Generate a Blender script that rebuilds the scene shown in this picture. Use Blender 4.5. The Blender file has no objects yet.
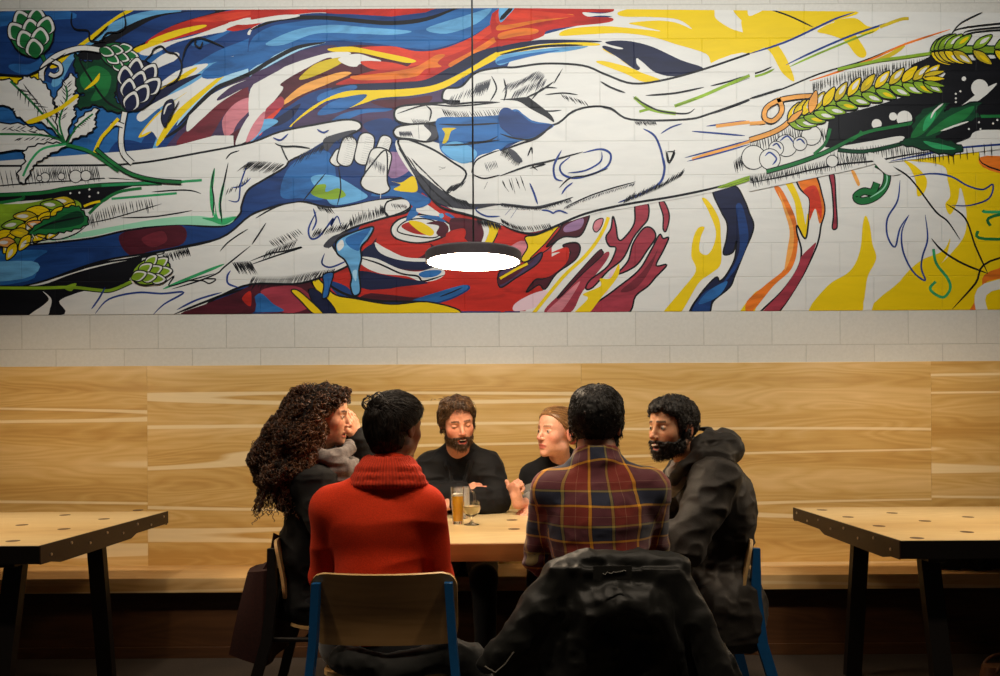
import bpy, bmesh, math, random
import numpy as np
from mathutils import Vector, Matrix, Euler
R_ = math.radians
C = bpy.context.scene.collection
EYE = 1.29          # camera height
F = 800.0           # focal length in pixels of the 1000 px wide frame
PX, PY = 509.0, 419.0
ROLL = R_(0.34)
WALL = 4.68         # distance of the back wall

def pt(px, py, d):
    """place in the room seen at that pixel of the photograph, d metres in front of the camera"""
    x, y = px - PX, PY - py
    c, s = math.cos(ROLL), math.sin(ROLL)
    x, y = x * c + y * s, -x * s + y * c
    return Vector((x * d / F, d, EYE + y * d / F))

def srgb(h, a=1.0):
    if isinstance(h, str):
        h = h.lstrip('#'); v = [int(h[i:i + 2], 16) / 255 for i in (0, 2, 4)]
    else:
        v = list(h)
    return tuple((c / 12.92 if c <= 0.04045 else ((c + 0.055) / 1.055) ** 2.4) for c in v) + (a,)

# ------------------------------------------------------------------ materials
def new_mat(name):
    m = bpy.data.materials.new(name); m.use_nodes = True
    nt = m.node_tree; nt.nodes.clear()
    out = nt.nodes.new('ShaderNodeOutputMaterial')
    b = nt.nodes.new('ShaderNodeBsdfPrincipled')
    nt.links.new(b.outputs[0], out.inputs[0])
    return m, nt, b
def nd(nt, typ, **kw):
    n = nt.nodes.new(typ)
    for k, v in kw.items():
        if k in n.inputs.keys() if hasattr(n.inputs, 'keys') else False:
            n.inputs[k].default_value = v
        else:
            setattr(n, k, v)
    return n
def mapping(nt, scale=(1, 1, 1), loc=(0, 0, 0), coord='Object', rot=(0, 0, 0)):
    t = nt.nodes.new('ShaderNodeTexCoord'); mp = nt.nodes.new('ShaderNodeMapping')
    mp.inputs['Scale'].default_value = scale; mp.inputs['Location'].default_value = loc
    mp.inputs['Rotation'].default_value = rot
    nt.links.new(t.outputs[coord], mp.inputs[0]); return mp.outputs[0]
def ramp(nt, fac, stops):
    r = nt.nodes.new('ShaderNodeValToRGB'); e = r.color_ramp.elements
    while len(e) < len(stops): e.new(0.5)
    for el, (p, c) in zip(e, stops): el.position = p; el.color = c
    nt.links.new(fac, r.inputs[0]); return r.outputs[0]
def noise(nt, vec, scale, detail=3, rough=0.5, dist=0.0):
    n = nt.nodes.new('ShaderNodeTexNoise'); n.inputs['Scale'].default_value = scale
    n.inputs['Detail'].default_value = detail; n.inputs['Roughness'].default_value = rough
    n.inputs['Distortion'].default_value = dist
    if vec is not None: nt.links.new(vec, n.inputs['Vector'])
    return n.outputs[0]
def mix(nt, fac, a, b, typ='MIX'):
    n = nt.nodes.new('ShaderNodeMix'); n.data_type = 'RGBA'; n.blend_type = typ
    for sock, v in ((0, fac), (6, a), (7, b)):
        if hasattr(v, 'links'): nt.links.new(v, n.inputs[sock])
        else: n.inputs[sock].default_value = v
    return n.outputs[2]
def mth(nt, op, a, b=0.0, c=0.0):
    n = nt.nodes.new('ShaderNodeMath'); n.operation = op
    for i, v in enumerate((a, b, c)):
        if hasattr(v, 'links'): nt.links.new(v, n.inputs[i])
        else: n.inputs[i].default_value = v
    return n.outputs[0]
def bump(nt, b, h, strength=0.3, dist=0.005):
    n = nt.nodes.new('ShaderNodeBump'); n.inputs['Strength'].default_value = strength
    n.inputs['Distance'].default_value = dist
    nt.links.new(h, n.inputs['Height']); nt.links.new(n.outputs[0], b.inputs['Normal'])
def plain(name, col, rough=0.5, metal=0.0, nscale=60, namt=0.12, bmp=0.0, spec=0.5, coat=0.0, sheen=0.0, stretch=(1, 1, 1)):
    m, nt, b = new_mat(name)
    v = mapping(nt, stretch); n = noise(nt, v, nscale, 3)
    c = srgb(col); lo = tuple(x * (1 - namt) for x in c[:3]) + (1,); hi = tuple(min(1, x * (1 + namt)) for x in c[:3]) + (1,)
    nt.links.new(ramp(nt, n, [(0.3, lo), (0.7, hi)]), b.inputs['Base Color'])
    b.inputs['Roughness'].default_value = rough; b.inputs['Metallic'].default_value = metal
    b.inputs['Specular IOR Level'].default_value = spec; b.inputs['Coat Weight'].default_value = coat
    b.inputs['Sheen Weight'].default_value = sheen
    if bmp: bump(nt, b, n, bmp, 0.003)
    return m

# ------------------------------------------------------------------ objects
def tag(o, label=None, cat=None, group=None, kind=None):
    if label: o['label'] = label
    if cat: o['category'] = cat
    if group: o['group'] = group
    if kind: o['kind'] = kind
    return o
def empty(name, loc=(0, 0, 0), rz=0.0):
    o = bpy.data.objects.new(name, None); C.objects.link(o)
    o.empty_display_size = 0.1
    o.location = loc; o.rotation_euler = (0, 0, rz); return o
def link_mesh(name, me, mat, parent=None, smooth=False):
    o = bpy.data.objects.new(name, me); C.objects.link(o)
    for m in (mat if isinstance(mat, (list, tuple)) else [mat]): me.materials.append(m)
    if smooth:
        me.polygons.foreach_set('use_smooth', [True] * len(me.polygons))
    if parent is not None: o.parent = parent
    return o
class MB:
    """collects shapes into one mesh"""
    def __init__(s): s.bm = bmesh.new()
    def box(s, lo, hi, M=None, bev=0.0, seg=2):
        lo = Vector(lo); hi = Vector(hi)
        r = bmesh.ops.create_cube(s.bm, size=1)
        vs = r['verts']; c = (lo + hi) / 2; d = hi - lo
        for v in vs: v.co = Vector((v.co.x * d.x, v.co.y * d.y, v.co.z * d.z)) + c
        if bev > 0:
            es = list({e for v in vs for e in v.link_edges})
            rr = bmesh.ops.bevel(s.bm, geom=es, offset=bev, segments=seg, profile=0.5, affect='EDGES')
            vs = list({v for f in rr['faces'] for v in f.verts} | {v for v in vs if v.is_valid})
        if M is not None:
            for v in vs: v.co = M @ v.co
        return s
    def loft(s, rings, cap=True, closed=True):
        rr = [[s.bm.verts.new(p) for p in r] for r in rings]
        n = len(rr[0])
        for a, b in zip(rr[:-1], rr[1:]):
            for i in range(n if closed else n - 1):
                j = (i + 1) % n
                try: s.bm.faces.new((a[i], a[j], b[j], b[i]))
                except ValueError: pass
        if cap and closed:
            s.bm.faces.new(rr[0][::-1]); s.bm.faces.new(rr[-1])
        return s
    def tube(s, pts, r, n=10, cap=True, flat=None):
        pts = [Vector(p) for p in pts]
        rs = r if isinstance(r, (list, tuple)) else [r] * len(pts)
        rings = []; up = None
        for i, p in enumerate(pts):
            t = (pts[min(i + 1, len(pts) - 1)] - pts[max(i - 1, 0)]).normalized()
            if up is None: up = Vector((0, 0, 1)) if abs(t.z) < 0.9 else Vector((0, 1, 0))
            a = t.cross(up).normalized(); b = a.cross(t).normalized(); up = b
            if flat: rings.append([p + a * x * flat[0] + b * y * flat[1] for x, y in ((1, 1), (-1, 1), (-1, -1), (1, -1))])
            else: rings.append([p + a * rs[i] * math.cos(2 * math.pi * k / n) + b * rs[i] * math.sin(2 * math.pi * k / n) for k in range(n)])
        return s.loft(rings, cap)
    def lathe(s, prof, c=(0, 0, 0), n=40):
        c = Vector(c)
        rings = [[c + Vector((max(r, 1e-5) * math.cos(2 * math.pi * k / n), max(r, 1e-5) * math.sin(2 * math.pi * k / n), z)) for k in range(n)] for r, z in prof]
        return s.loft(rings, True)
    def prism(s, outline, f, cap=True):
        """outline 2D points, f(p, t) with t in 0/1 gives the two sides"""
        return s.loft([[Vector(f(p, 0)) for p in outline], [Vector(f(p, 1)) for p in outline]], True)
    def build(s, name, mat, parent=None, smooth=False, angle=None):
        bmesh.ops.recalc_face_normals(s.bm, faces=s.bm.faces)
        me = bpy.data.meshes.new(name); s.bm.to_mesh(me); s.bm.free()
        o = link_mesh(name, me, mat, parent, smooth or angle is not None)
        if angle is not None:
            try: me.set_sharp_from_angle(angle=R_(angle))
            except Exception: pass
        return o

def mesh_np(name, V, Fc, mat, parent=None, smooth=True, attrs=None):
    """numpy verts + quads (or tris) -> object"""
    me = bpy.data.meshes.new(name)
    V = np.asarray(V, np.float32); Fc = np.asarray(Fc, np.int32)
    k = Fc.shape[1]
    me.vertices.add(len(V)); me.vertices.foreach_set('co', V.ravel())
    me.loops.add(Fc.size); me.loops.foreach_set('vertex_index', Fc.ravel())
    me.polygons.add(len(Fc)); me.polygons.foreach_set('loop_start', np.arange(0, Fc.size, k, dtype=np.int32))
    me.polygons.foreach_set('loop_total', np.full(len(Fc), k, np.int32))
    me.update(calc_edges=True)
    for an, arr in (attrs or {}).items():
        arr = np.asarray(arr, np.float32)
        if arr.ndim == 2:
            a = me.attributes.new(an, 'FLOAT_COLOR', 'POINT')
            if arr.shape[1] == 3: arr = np.concatenate([arr, np.ones((len(arr), 1), np.float32)], 1)
            a.data.foreach_set('color', arr.ravel())
        else:
            a = me.attributes.new(an, 'FLOAT', 'POINT'); a.data.foreach_set('value', arr)
    return link_mesh(name, me, mat, parent, smooth)
# ================================================================== the room
BLK_Z0 = EYE + (PY - 346.5) * WALL / F - 0.2 * 10     # a bed joint of the block wall
BLK_X0 = 0.145 - 0.4 * 30
def block_bump(nt, fill_col, mortar_col):
    v = mapping(nt, coord='Object')
    sep = nt.nodes.new('ShaderNodeSeparateXYZ'); nt.links.new(v, sep.inputs[0])
    cmb = nt.nodes.new('ShaderNodeCombineXYZ')
    nt.links.new(mth(nt, 'SUBTRACT', sep.outputs[0], BLK_X0), cmb.inputs[0])
    nt.links.new(mth(nt, 'SUBTRACT', sep.outputs[2], BLK_Z0), cmb.inputs[1])
    br = nt.nodes.new('ShaderNodeTexBrick'); nt.links.new(cmb.outputs[0], br.inputs['Vector'])
    br.offset = 0.5; br.offset_frequency = 2; br.squash = 1
    br.inputs['Scale'].default_value = 1; br.inputs['Brick Width'].default_value = 0.4
    br.inputs['Row Height'].default_value = 0.2; br.inputs['Mortar Size'].default_value = 0.0035
    br.inputs['Mortar Smooth'].default_value = 0.6; br.inputs['Bias'].default_value = 0
    br.inputs['Color1'].default_value = fill_col[0]; br.inputs['Color2'].default_value = fill_col[1]
    br.inputs['Mortar'].default_value = mortar_col
    return v, br
def wall_mat():
    m, nt, b = new_mat('painted_block')
    v, br = block_bump(nt, (srgb('#cbc7bb'), srgb('#c6c1b5')), srgb('#aca79b'))
    n = noise(nt, v, 70, 4, 0.65); pits = noise(nt, v, 16, 5, 0.8)
    c = mix(nt, 0.35, br.outputs['Color'], ramp(nt, n, [(0.35, srgb('#bcb7aa')), (0.65, srgb('#cfcabe'))]))
    c2 = mix(nt, ramp(nt, pits, [(0.70, (0, 0, 0, 1)), (0.76, (1, 1, 1, 1))]), c, srgb('#8b867b'))
    nt.links.new(c2, b.inputs['Base Color']); b.inputs['Roughness'].default_value = 0.6
    h = mth(nt, 'ADD', mth(nt, 'MULTIPLY', br.outputs['Fac'], -1.0), mth(nt, 'MULTIPLY', n, 0.12))
    bump(nt, b, h, 0.5, 0.003)
    return m
def paint_mat():
    m, nt, b = new_mat('mural_paint')
    v, br = block_bump(nt, ((1, 1, 1, 1), (.99, .99, .99, 1)), (0.93, 0.93, 0.93, 1))
    a = nt.nodes.new('ShaderNodeAttribute'); a.attribute_name = 'paint'
    sv = mapping(nt, (1.2, 1, 6), rot=(0, R_(28), 0))
    n = noise(nt, sv, 2.4, 5, 0.62, 0.8)
    tone = ramp(nt, n, [(0.30, (0.42, 0.42, 0.46, 1)), (0.52, (0.95, 0.95, 0.95, 1)), (0.72, (1.3, 1.3, 1.28, 1))])
    brt = nt.nodes.new('ShaderNodeRGBToBW'); nt.links.new(a.outputs['Color'], brt.inputs[0])
    # pigment varies in the coloured passages, hardly in the bare white ones
    fac = ramp(nt, brt.outputs[0], [(0.3, (0.8, 0.8, 0.8, 1)), (0.5, (0.12, 0.12, 0.12, 1))])
    c = mix(nt, fac, a.outputs['Color'], mix(nt, 1.0, a.outputs['Color'], tone, 'MULTIPLY'))
    c = mix(nt, 1.0, c, br.outputs['Color'], 'MULTIPLY')
    nt.links.new(c, b.inputs['Base Color']); b.inputs['Roughness'].default_value = 0.45; b.inputs['Specular IOR Level'].default_value = 0.18
    n2 = noise(nt, v, 60, 4, 0.6)
    bump(nt, b, mth(nt, 'ADD', mth(nt, 'MULTIPLY', br.outputs['Fac'], -1.0), mth(nt, 'MULTIPLY', n2, 0.2)), 0.5, 0.004)
    return m
def wood_mat(name, cols, sap=0.0, axis='X', rough=0.42, ring=9.0, seed=0.0, fine=1.0, sapcol='#ecd6a8', zs=1.0, seam=None, seamcol=None):
    """veneer: contour-line grain that closes into cathedrals, plus pale sapwood stripes"""
    m, nt, b = new_mat(name)
    v = mapping(nt, loc=(seed * 3.1, seed * 1.7, seed * 0.9))
    sep = nt.nodes.new('ShaderNodeSeparateXYZ'); nt.links.new(v, sep.inputs[0])
    o = {'X': (0, 1, 2), 'Y': (1, 0, 2)}[axis]
    def cm(sx, sy, sz):
        c = nt.nodes.new('ShaderNodeCombineXYZ')
        for i, s_ in zip(range(3), (sx, sy, sz)):
            nt.links.new(mth(nt, 'MULTIPLY', sep.outputs[o[i]], s_), c.inputs[i])
        return c.outputs[0]
    big = noise(nt, cm(0.8, 5.0, 6.5 * zs), 1.0, 2, 0.4, 0.3)
    rings = mth(nt, 'PINGPONG', mth(nt, 'MULTIPLY', big, ring * 1.5), 0.5)
    fib = noise(nt, cm(2.2, 60, 75 * fine), 1.0, 4, 0.6)
    board = noise(nt, cm(0.10, 2.2, 8.5 * zs), 1.0, 1, 0.3)
    a = ramp(nt, rings, [(0.0, (0, 0, 0, 1)), (0.5, (1, 1, 1, 1))])
    g = mth(nt, 'ADD', mth(nt, 'MULTIPLY', rings, 0.42), mth(nt, 'ADD', mth(nt, 'MULTIPLY', fib, 0.42), 0.2))
    g = mth(nt, 'ADD', g, mth(nt, 'MULTIPLY', mth(nt, 'SUBTRACT', board, 0.5), 1.15))
    col = ramp(nt, g, [(0.22, srgb(cols[0])), (0.5, srgb(cols[1])), (0.85, srgb(cols[2]))])
    if sap:
        s1 = noise(nt, cm(0.16, 1.0, 6.5 * zs), 1.0, 0, 0.2)
        sf = ramp(nt, mth(nt, 'ABSOLUTE', mth(nt, 'SUBTRACT', s1, 0.56)), [(0.021, (sap, sap, sap, 1)), (0.026, (0, 0, 0, 1))])
        col = mix(nt, sf, col, mix(nt, 0.2, srgb(sapcol), col))
    nt.links.new(col, b.inputs['Base Color']); b.inputs['Roughness'].default_value = rough
    bump(nt, b, fib, 0.08, 0.002)
    return m
M = {}
M['wall'] = wall_mat(); M['paint'] = paint_mat()
M['panel'] = [wood_mat('panel_veneer_%s' % n, ('#b88c48', '#cba35e', '#dcb87c'), 0.9, seed=sd, rough=0.36) for n, sd in (('a', 1.3), ('b', 4.1), ('c', 7.7), ('d', 2.9))]
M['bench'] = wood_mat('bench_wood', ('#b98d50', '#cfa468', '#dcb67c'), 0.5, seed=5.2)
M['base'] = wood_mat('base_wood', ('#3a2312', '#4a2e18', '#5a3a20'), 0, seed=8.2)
M['table'] = wood_mat('table_wood', ('#b89a68', '#cab07e', '#d8c294'), 0.4, seed=3.4, rough=0.32, zs=0.3)
M['table_edge'] = wood_mat('table_edge_wood', ('#8a5a2a', '#a06a34', '#b07a42'), 0.0, seed=6.4, rough=0.5)
M['black_steel'] = plain('black_steel', '#17120f', 0.5, 0.3, 90, 0.2)
M['brown_steel'] = plain('brown_steel', '#2e2119', 0.5, 0.2, 90, 0.2)
M['bolt'] = plain('bolt_steel', '#b0a598', 0.3, 0.9, 90, 0.1)
M['ceiling'] = plain('ceiling_paint', '#4a4a4a', 0.9, 0, 8, 0.1)
M['black'] = plain('black_plastic', '#0c0c0c', 0.4, 0, 60, 0.1)

def struct(name, mb, mat, **k):
    o = mb.build(name, mat, **k); o['kind'] = 'structure'; return o
# back wall of painted blocks, floor, ceiling
b = MB(); b.box((-7, WALL + 0.012, 0), (7, WALL + 0.2, 4.4)); struct('wall_back', b, M['wall'])
m, nt, bb = new_mat('floor_concrete')
v = mapping(nt); n1 = noise(nt, v, 3, 5, 0.6); n2 = noise(nt, v, 90, 3, 0.6)
nt.links.new(mix(nt, 0.4, ramp(nt, n1, [(0.3, srgb('#2c241d')), (0.7, srgb('#43382e'))]), ramp(nt, n2, [(0.3, srgb('#231e19')), (0.7, srgb('#4d4238'))])), bb.inputs['Base Color'])
bb.inputs['Roughness'].default_value = 0.7; bump(nt, bb, n2, 0.2, 0.002)
b = MB(); b.box((-7, -3, -0.1), (7, WALL + 0.2, 0)); struct('floor', b, m)
b = MB(); b.box((-7, -3, 4.4), (7, WALL + 0.2, 4.5)); struct('ceiling', b, M['ceiling'])
# wood panelling above the bench, sheet by sheet
ZP0 = 0.40; ZP1 = pt(500, 364, WALL).z
xs = [-6.5, pt(148, 400, WALL).x, pt(581, 400, WALL).x, pt(930, 400, WALL).x, 6.5]
for i in range(4):
    b = MB(); b.box((xs[i] + 0.0004, WALL - 0.012, ZP0), (xs[i + 1] - 0.0004, WALL + 0.012, ZP1), bev=0.0008, seg=1)
    struct('trim_%d' % (i + 1), b, M['panel'][i])
# long built-in bench
BZ = 0.447; BF = 4.285
t = empty('bench', (0, BF, 0)); tag(t, 'long pale wooden bench built along the foot of the panelled wall', 'bench')
def at(o, par):      # keeps world coordinates of a mesh when parenting it to an empty
    o.parent = par
    o.matrix_parent_inverse = Matrix.LocRotScale(par.location, par.rotation_euler, None).inverted()
    return o
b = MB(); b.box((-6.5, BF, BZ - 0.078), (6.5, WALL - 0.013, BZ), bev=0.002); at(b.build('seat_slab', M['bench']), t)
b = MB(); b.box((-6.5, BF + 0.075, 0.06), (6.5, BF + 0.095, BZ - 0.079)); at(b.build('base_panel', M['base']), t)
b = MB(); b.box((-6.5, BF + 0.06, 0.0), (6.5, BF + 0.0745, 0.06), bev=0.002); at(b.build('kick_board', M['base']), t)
# ================================================================== the painted mural (one flat paint film on the block wall)
from mathutils.geometry import delaunay_2d_cdt
PAL = dict(K='#0e0e12', W='#d2cfc6', w='#b9bab4', N='#141a38', B='#17376c', b='#27609a', l='#5f9cc4', L='#9cc3d6', R='#b4261a', q='#cc3a22', r='#96333f',
           O='#d9701f', o='#e09a48', Y='#dcbb06', y='#c2a81c', M='#4a1520', m='#6a222c', P='#43304e', G='#1d6a34', g='#7f9f24', D='#0f3d24', E='#2f9a5c', e='#8fc7a4', p='#c2757c', c='#20397a', S='#3a3a40', t='#8c6a8a', i='#d8b8bc')
TILE = {'1': (0, 0), '2': (250, 0), '3': (500, 0), '4': (750, 0), '5': (0, 150), '6': (250, 150), '7': (500, 150), '8': (750, 150)}
def tp(tl, x, y):
    if tl == '0': X, Y = x, y
    else: X, Y = TILE[tl][0] + x / 3.976, TILE[tl][1] + y / 3.976
    if X <= 0.6: X = -70
    if X >= 999.4: X = 1070
    return (X, Y)
def smooth_pts(P, closed=True, sub=5):
    n = len(P); out = []
    if n < 3: return P
    rng = range(n) if closed else range(n - 1)
    for k in rng:
        if closed: a, b_, c_, d = P[(k - 1) % n], P[k], P[(k + 1) % n], P[(k + 2) % n]
        else: a, b_, c_, d = P[max(k - 1, 0)], P[k], P[k + 1], P[min(k + 2, n - 1)]
        for j in range(sub):
            t = j / sub; t2 = t * t; t3 = t2 * t
            out.append(tuple(0.5 * ((2 * b_[i]) + (-a[i] + c_[i]) * t + (2 * a[i] - 5 * b_[i] + 4 * c_[i] - d[i]) * t2 + (-a[i] + 3 * b_[i] - 3 * c_[i] + d[i]) * t3) for i in (0, 1)))
    if not closed: out.append(P[-1])
    return out
CLIP = [(-70, 10.6), (500, 7), (1070, 12.5), (1070, 309.2), (500, 312.3), (-70, 315.5)]
def clip(P):
    for k in range(len(CLIP)):
        a = CLIP[k]; b_ = CLIP[(k + 1) % len(CLIP)]
        ins = lambda p: (b_[0] - a[0]) * (p[1] - a[1]) - (b_[1] - a[1]) * (p[0] - a[0]) >= -1e-9
        out = []
        for i in range(len(P)):
            p, q = P[i - 1], P[i]
            ip, iq = ins(p), ins(q)
            if ip != iq:
                d1 = (b_[0] - a[0]) * (p[1] - a[1]) - (b_[1] - a[1]) * (p[0] - a[0])
                d2 = (b_[0] - a[0]) * (q[1] - a[1]) - (b_[1] - a[1]) * (q[0] - a[0])
                t = d1 / (d1 - d2); out.append((p[0] + (q[0] - p[0]) * t, p[1] + (q[1] - p[1]) * t))
            if iq: out.append(q)
        P = out
        if len(P) < 3: return []
    return P
class Mural:
    def __init__(s): s.V = []; s.T = []; s.Cc = []; s.n = 0
    def tri(s, pts2, tris, col):
        o = len(s.V); y = WALL + 0.0113 - s.n * 0.000004; s.n += 1
        for p in pts2:
            w = pt(p[0], p[1], WALL); s.V.append((w.x, y, w.z)); s.Cc.append(col)
        s.T += [(o + a, o + c_, o + b_) for a, b_, c_ in tris]
    def poly(s, P, col):
        P = clip(P)
        if len(P) < 3: return
        n = len(P)
        try:
            r = delaunay_2d_cdt([Vector(p) for p in P], [], [list(range(n))], 1, 1e-4)
            vs, fs = r[0], r[2]
            s.tri([(v.x, v.y) for v in vs], [tuple(f) for f in fs], col)
        except Exception as ex: print('mural poly', ex)
    def stroke(s, P, w, col, taper=True, ends=False):
        n = len(P); L = [0]; w = w * 1.22 + 0.12 if w < 3 else w
        for a, b_ in zip(P[:-1], P[1:]): L.append(L[-1] + math.dist(a, b_))
        T_ = L[-1] or 1; A = []; B_ = []
        for i, p in enumerate(P):
            a = P[max(i - 1, 0)]; b_ = P[min(i + 1, n - 1)]
            dx, dy = b_[0] - a[0], b_[1] - a[1]; l = math.hypot(dx, dy) or 1
            t = L[i] / T_
            ww = w / 2 * ((0.22 + 0.78 * min(1, min(t, 1 - t) * 5) ** 0.6) if taper else 1)
            A.append((p[0] - dy / l * ww, p[1] + dx / l * ww)); B_.append((p[0] + dy / l * ww, p[1] - dx / l * ww))
        # quads clipped one by one so strokes stop at the painted edge
        pts = []; tris = []
        for i in range(n - 1):
            q = clip([A[i], A[i + 1], B_[i + 1], B_[i]][::1]) or []
            if len(q) < 3: q = clip([B_[i], B_[i + 1], A[i + 1], A[i]]) or []
            o = len(pts); pts += q
            tris += [(o, o + k, o + k + 1) for k in range(1, len(q) - 1)]
        if pts: s.tri(pts, tris, col)
MU = Mural()
rngM = random.Random(5)
def col_of(k): return srgb(PAL[k])[:3]
def parse(txt):
    for ln in txt.strip().splitlines():
        ln = ln.split('#')[0].strip()
        if not ln: continue
        a = ln.split(); tl, kind, col = a[0], a[1], a[2]
        nums = []; pts = []
        for tok in a[3:]:
            if ',' in tok: x, y = tok.split(','); pts.append((float(x), float(y)))
            else: nums.append(float(tok))
        if kind == 'C':      # circles: x,y then radius, filled colour with outline
            for (x, y), r in zip(pts, nums):
                X, Y = tp(tl, x, y); r2 = r / (1 if tl == '0' else 3.976)
                ring = [(X + r2 * math.cos(t * math.pi / 10), Y + r2 * math.sin(t * math.pi / 10)) for t in range(20)]
                MU.poly([(p[0] + (p[0] - X) * 0.9 / r2, p[1] + (p[1] - Y) * 0.9 / r2) for p in ring], col_of('K')) if len(col) > 1 else None
                MU.poly(ring, col_of(col[0]))
            continue
        P = [tp(tl, *p) for p in pts]
        if kind == 'FL':     # filled, contour drawn but for the closing side
            Q = smooth_pts(P, False); MU.poly(Q, col_of(col)); MU.stroke(Q, nums[0], col_of('K'), False)
            continue
        if kind == 'FS':     # leaf with a saw-toothed edge
            Q = smooth_pts(P); n_ = len(Q); A_ = sum(Q[i - 1][0] * Q[i][1] - Q[i][0] * Q[i - 1][1] for i in range(n_)); sg = 1 if A_ > 0 else -1
            R2 = []
            for i in range(n_):
                a_, b_, c_ = Q[i - 1], Q[i], Q[(i + 1) % n_]; dx, dy = c_[0] - a_[0], c_[1] - a_[1]; l_ = math.hypot(dx, dy) or 1
                o_ = (1.3 if i % 3 == 0 else (0.3 if i % 3 == 1 else -0.5)) * sg; R2.append((b_[0] + dy / l_ * o_, b_[1] - dx / l_ * o_))
            MU.poly(R2, col_of(col)); MU.stroke(R2 + R2[:2], nums[0], col_of('K'), False); continue
        if kind in 'Ff' or kind == 'FO' or kind == 'fO':
            Q = smooth_pts(P) if kind[0] == 'F' else P
            MU.poly(Q, col_of(col))
            if kind[1:] == 'O': MU.stroke(Q + Q[:2], nums[0] if nums else 1.1, col_of('K'), False)
        elif kind == 'L':
            MU.stroke(smooth_pts(P, False), nums[0] if nums else 1.2, col_of(col))
        elif kind == 'T':    # a wide brush of even width
            MU.stroke(smooth_pts(P, False), nums[0], col_of(col), False)
        elif kind == 'TO':   # the same with black contours
            Q = smooth_pts(P, False); MU.stroke(Q, nums[0] + 2.0, col_of('K'), False); MU.stroke(Q, nums[0], col_of(col), False)
        elif kind == 'H':    # hatching: n strokes of length l at angle a along the path
            n, l, ang = int(nums[0]), nums[1], R_(nums[2]); Q = smooth_pts(P, False, 12); wd = nums[3] if len(nums) > 3 else 0.55
            for k in range(n):
                f = (k + rngM.random() * 0.5) / n * (len(Q) - 1); j = int(f); j2 = min(j + 1, len(Q) - 1); t = f - j
                x = Q[j][0] + (Q[j2][0] - Q[j][0]) * t; y = Q[j][1] + (Q[j2][1] - Q[j][1]) * t
                ll = l * (0.75 + 0.5 * rngM.random()); aa = ang + (rngM.random() - 0.5) * 0.12
                MU.stroke([(x, y), (x + ll * math.cos(aa) / 2, y + ll * math.sin(aa) / 2), (x + ll * math.cos(aa), y + ll * math.sin(aa))], wd, col_of(col))
def petal(x, y, ang, l, w, fill, out='K', ow=0.7):
    ca, sa = math.cos(ang), math.sin(ang)
    P = [(0, 0), (0.35 * l, w), (0.75 * l, w * 0.72), (l, 0), (0.75 * l, -w * 0.72), (0.35 * l, -w)]
    Q = smooth_pts([(x + a * ca - b_ * sa, y + a * sa + b_ * ca) for a, b_ in P], True, 3)
    MU.poly(Q, col_of(fill))
    if out: MU.stroke(Q + Q[:2], ow, col_of(out), False)
def hop(cx, cy, rx, ry, ang, c1, c2, edge='K'):
    """hop cone of overlapping bracts"""
    ca, sa = math.cos(ang), math.sin(ang)
    T = lambda a, b_: (cx + a * ca - b_ * sa, cy + a * sa + b_ * ca)
    ring = [T(rx * math.cos(t * math.pi / 9), ry * math.sin(t * math.pi / 9)) for t in range(18)]
    MU.poly(ring, col_of(c2)); MU.stroke(ring + ring[:2], 1.2, col_of(edge), False)
    for row in range(4):
        u = 0.45 - row * 0.42; n = [2, 3, 2, 1][row]
        for k in range(n):
            v_ = (k - (n - 1) / 2) * 0.62
            x, y = T(u * rx, v_ * ry); an = ang + v_ * 0.7 + math.pi * 0
            x -= math.cos(an) * rx * 0.25; y -= math.sin(an) * rx * 0.25
            petal(x, y, an, rx * 0.85, ry * 0.42, c1, edge, 0.9)
            petal(x, y, an, rx * 0.70, ry * 0.29, c2, None)
def ear(P, n, l, w, pal, spread=0.75, both=True):
    """ear of grain: kernels in pairs along an axis"""
    Q = smooth_pts(P, False, 10); MU.stroke(Q, 9, col_of('D')); MU.stroke(Q, 6, col_of('g'))
    for k in range(n):
        f = k / n * (len(Q) - 1); j = int(f); a = Q[j]; b_ = Q[min(j + 1, len(Q) - 1)]
        ang = math.atan2(b_[1] - a[1], b_[0] - a[0])
        for sgn in ((1, -1) if both else (1,)):
            an = ang + sgn * spread; x = a[0] + math.cos(an) * 1.5; y = a[1] + math.sin(an) * 1.5
            c_ = pal[(k * 2 + (sgn > 0)) % len(pal)]
            petal(x, y, an, l, w, c_, 'K', 0.9)
            petal(x + math.cos(an) * l * 0.35, y + math.sin(an) * l * 0.35, an, l * 0.5, w * 0.38, 'W' if (k + sgn) % 3 else 'Y', None)
            MU.stroke([(x, y), (x + math.cos(an + 0.15) * l * 0.6, y + math.sin(an + 0.15) * l * 0.6)], 0.6, col_of('D'))
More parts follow.
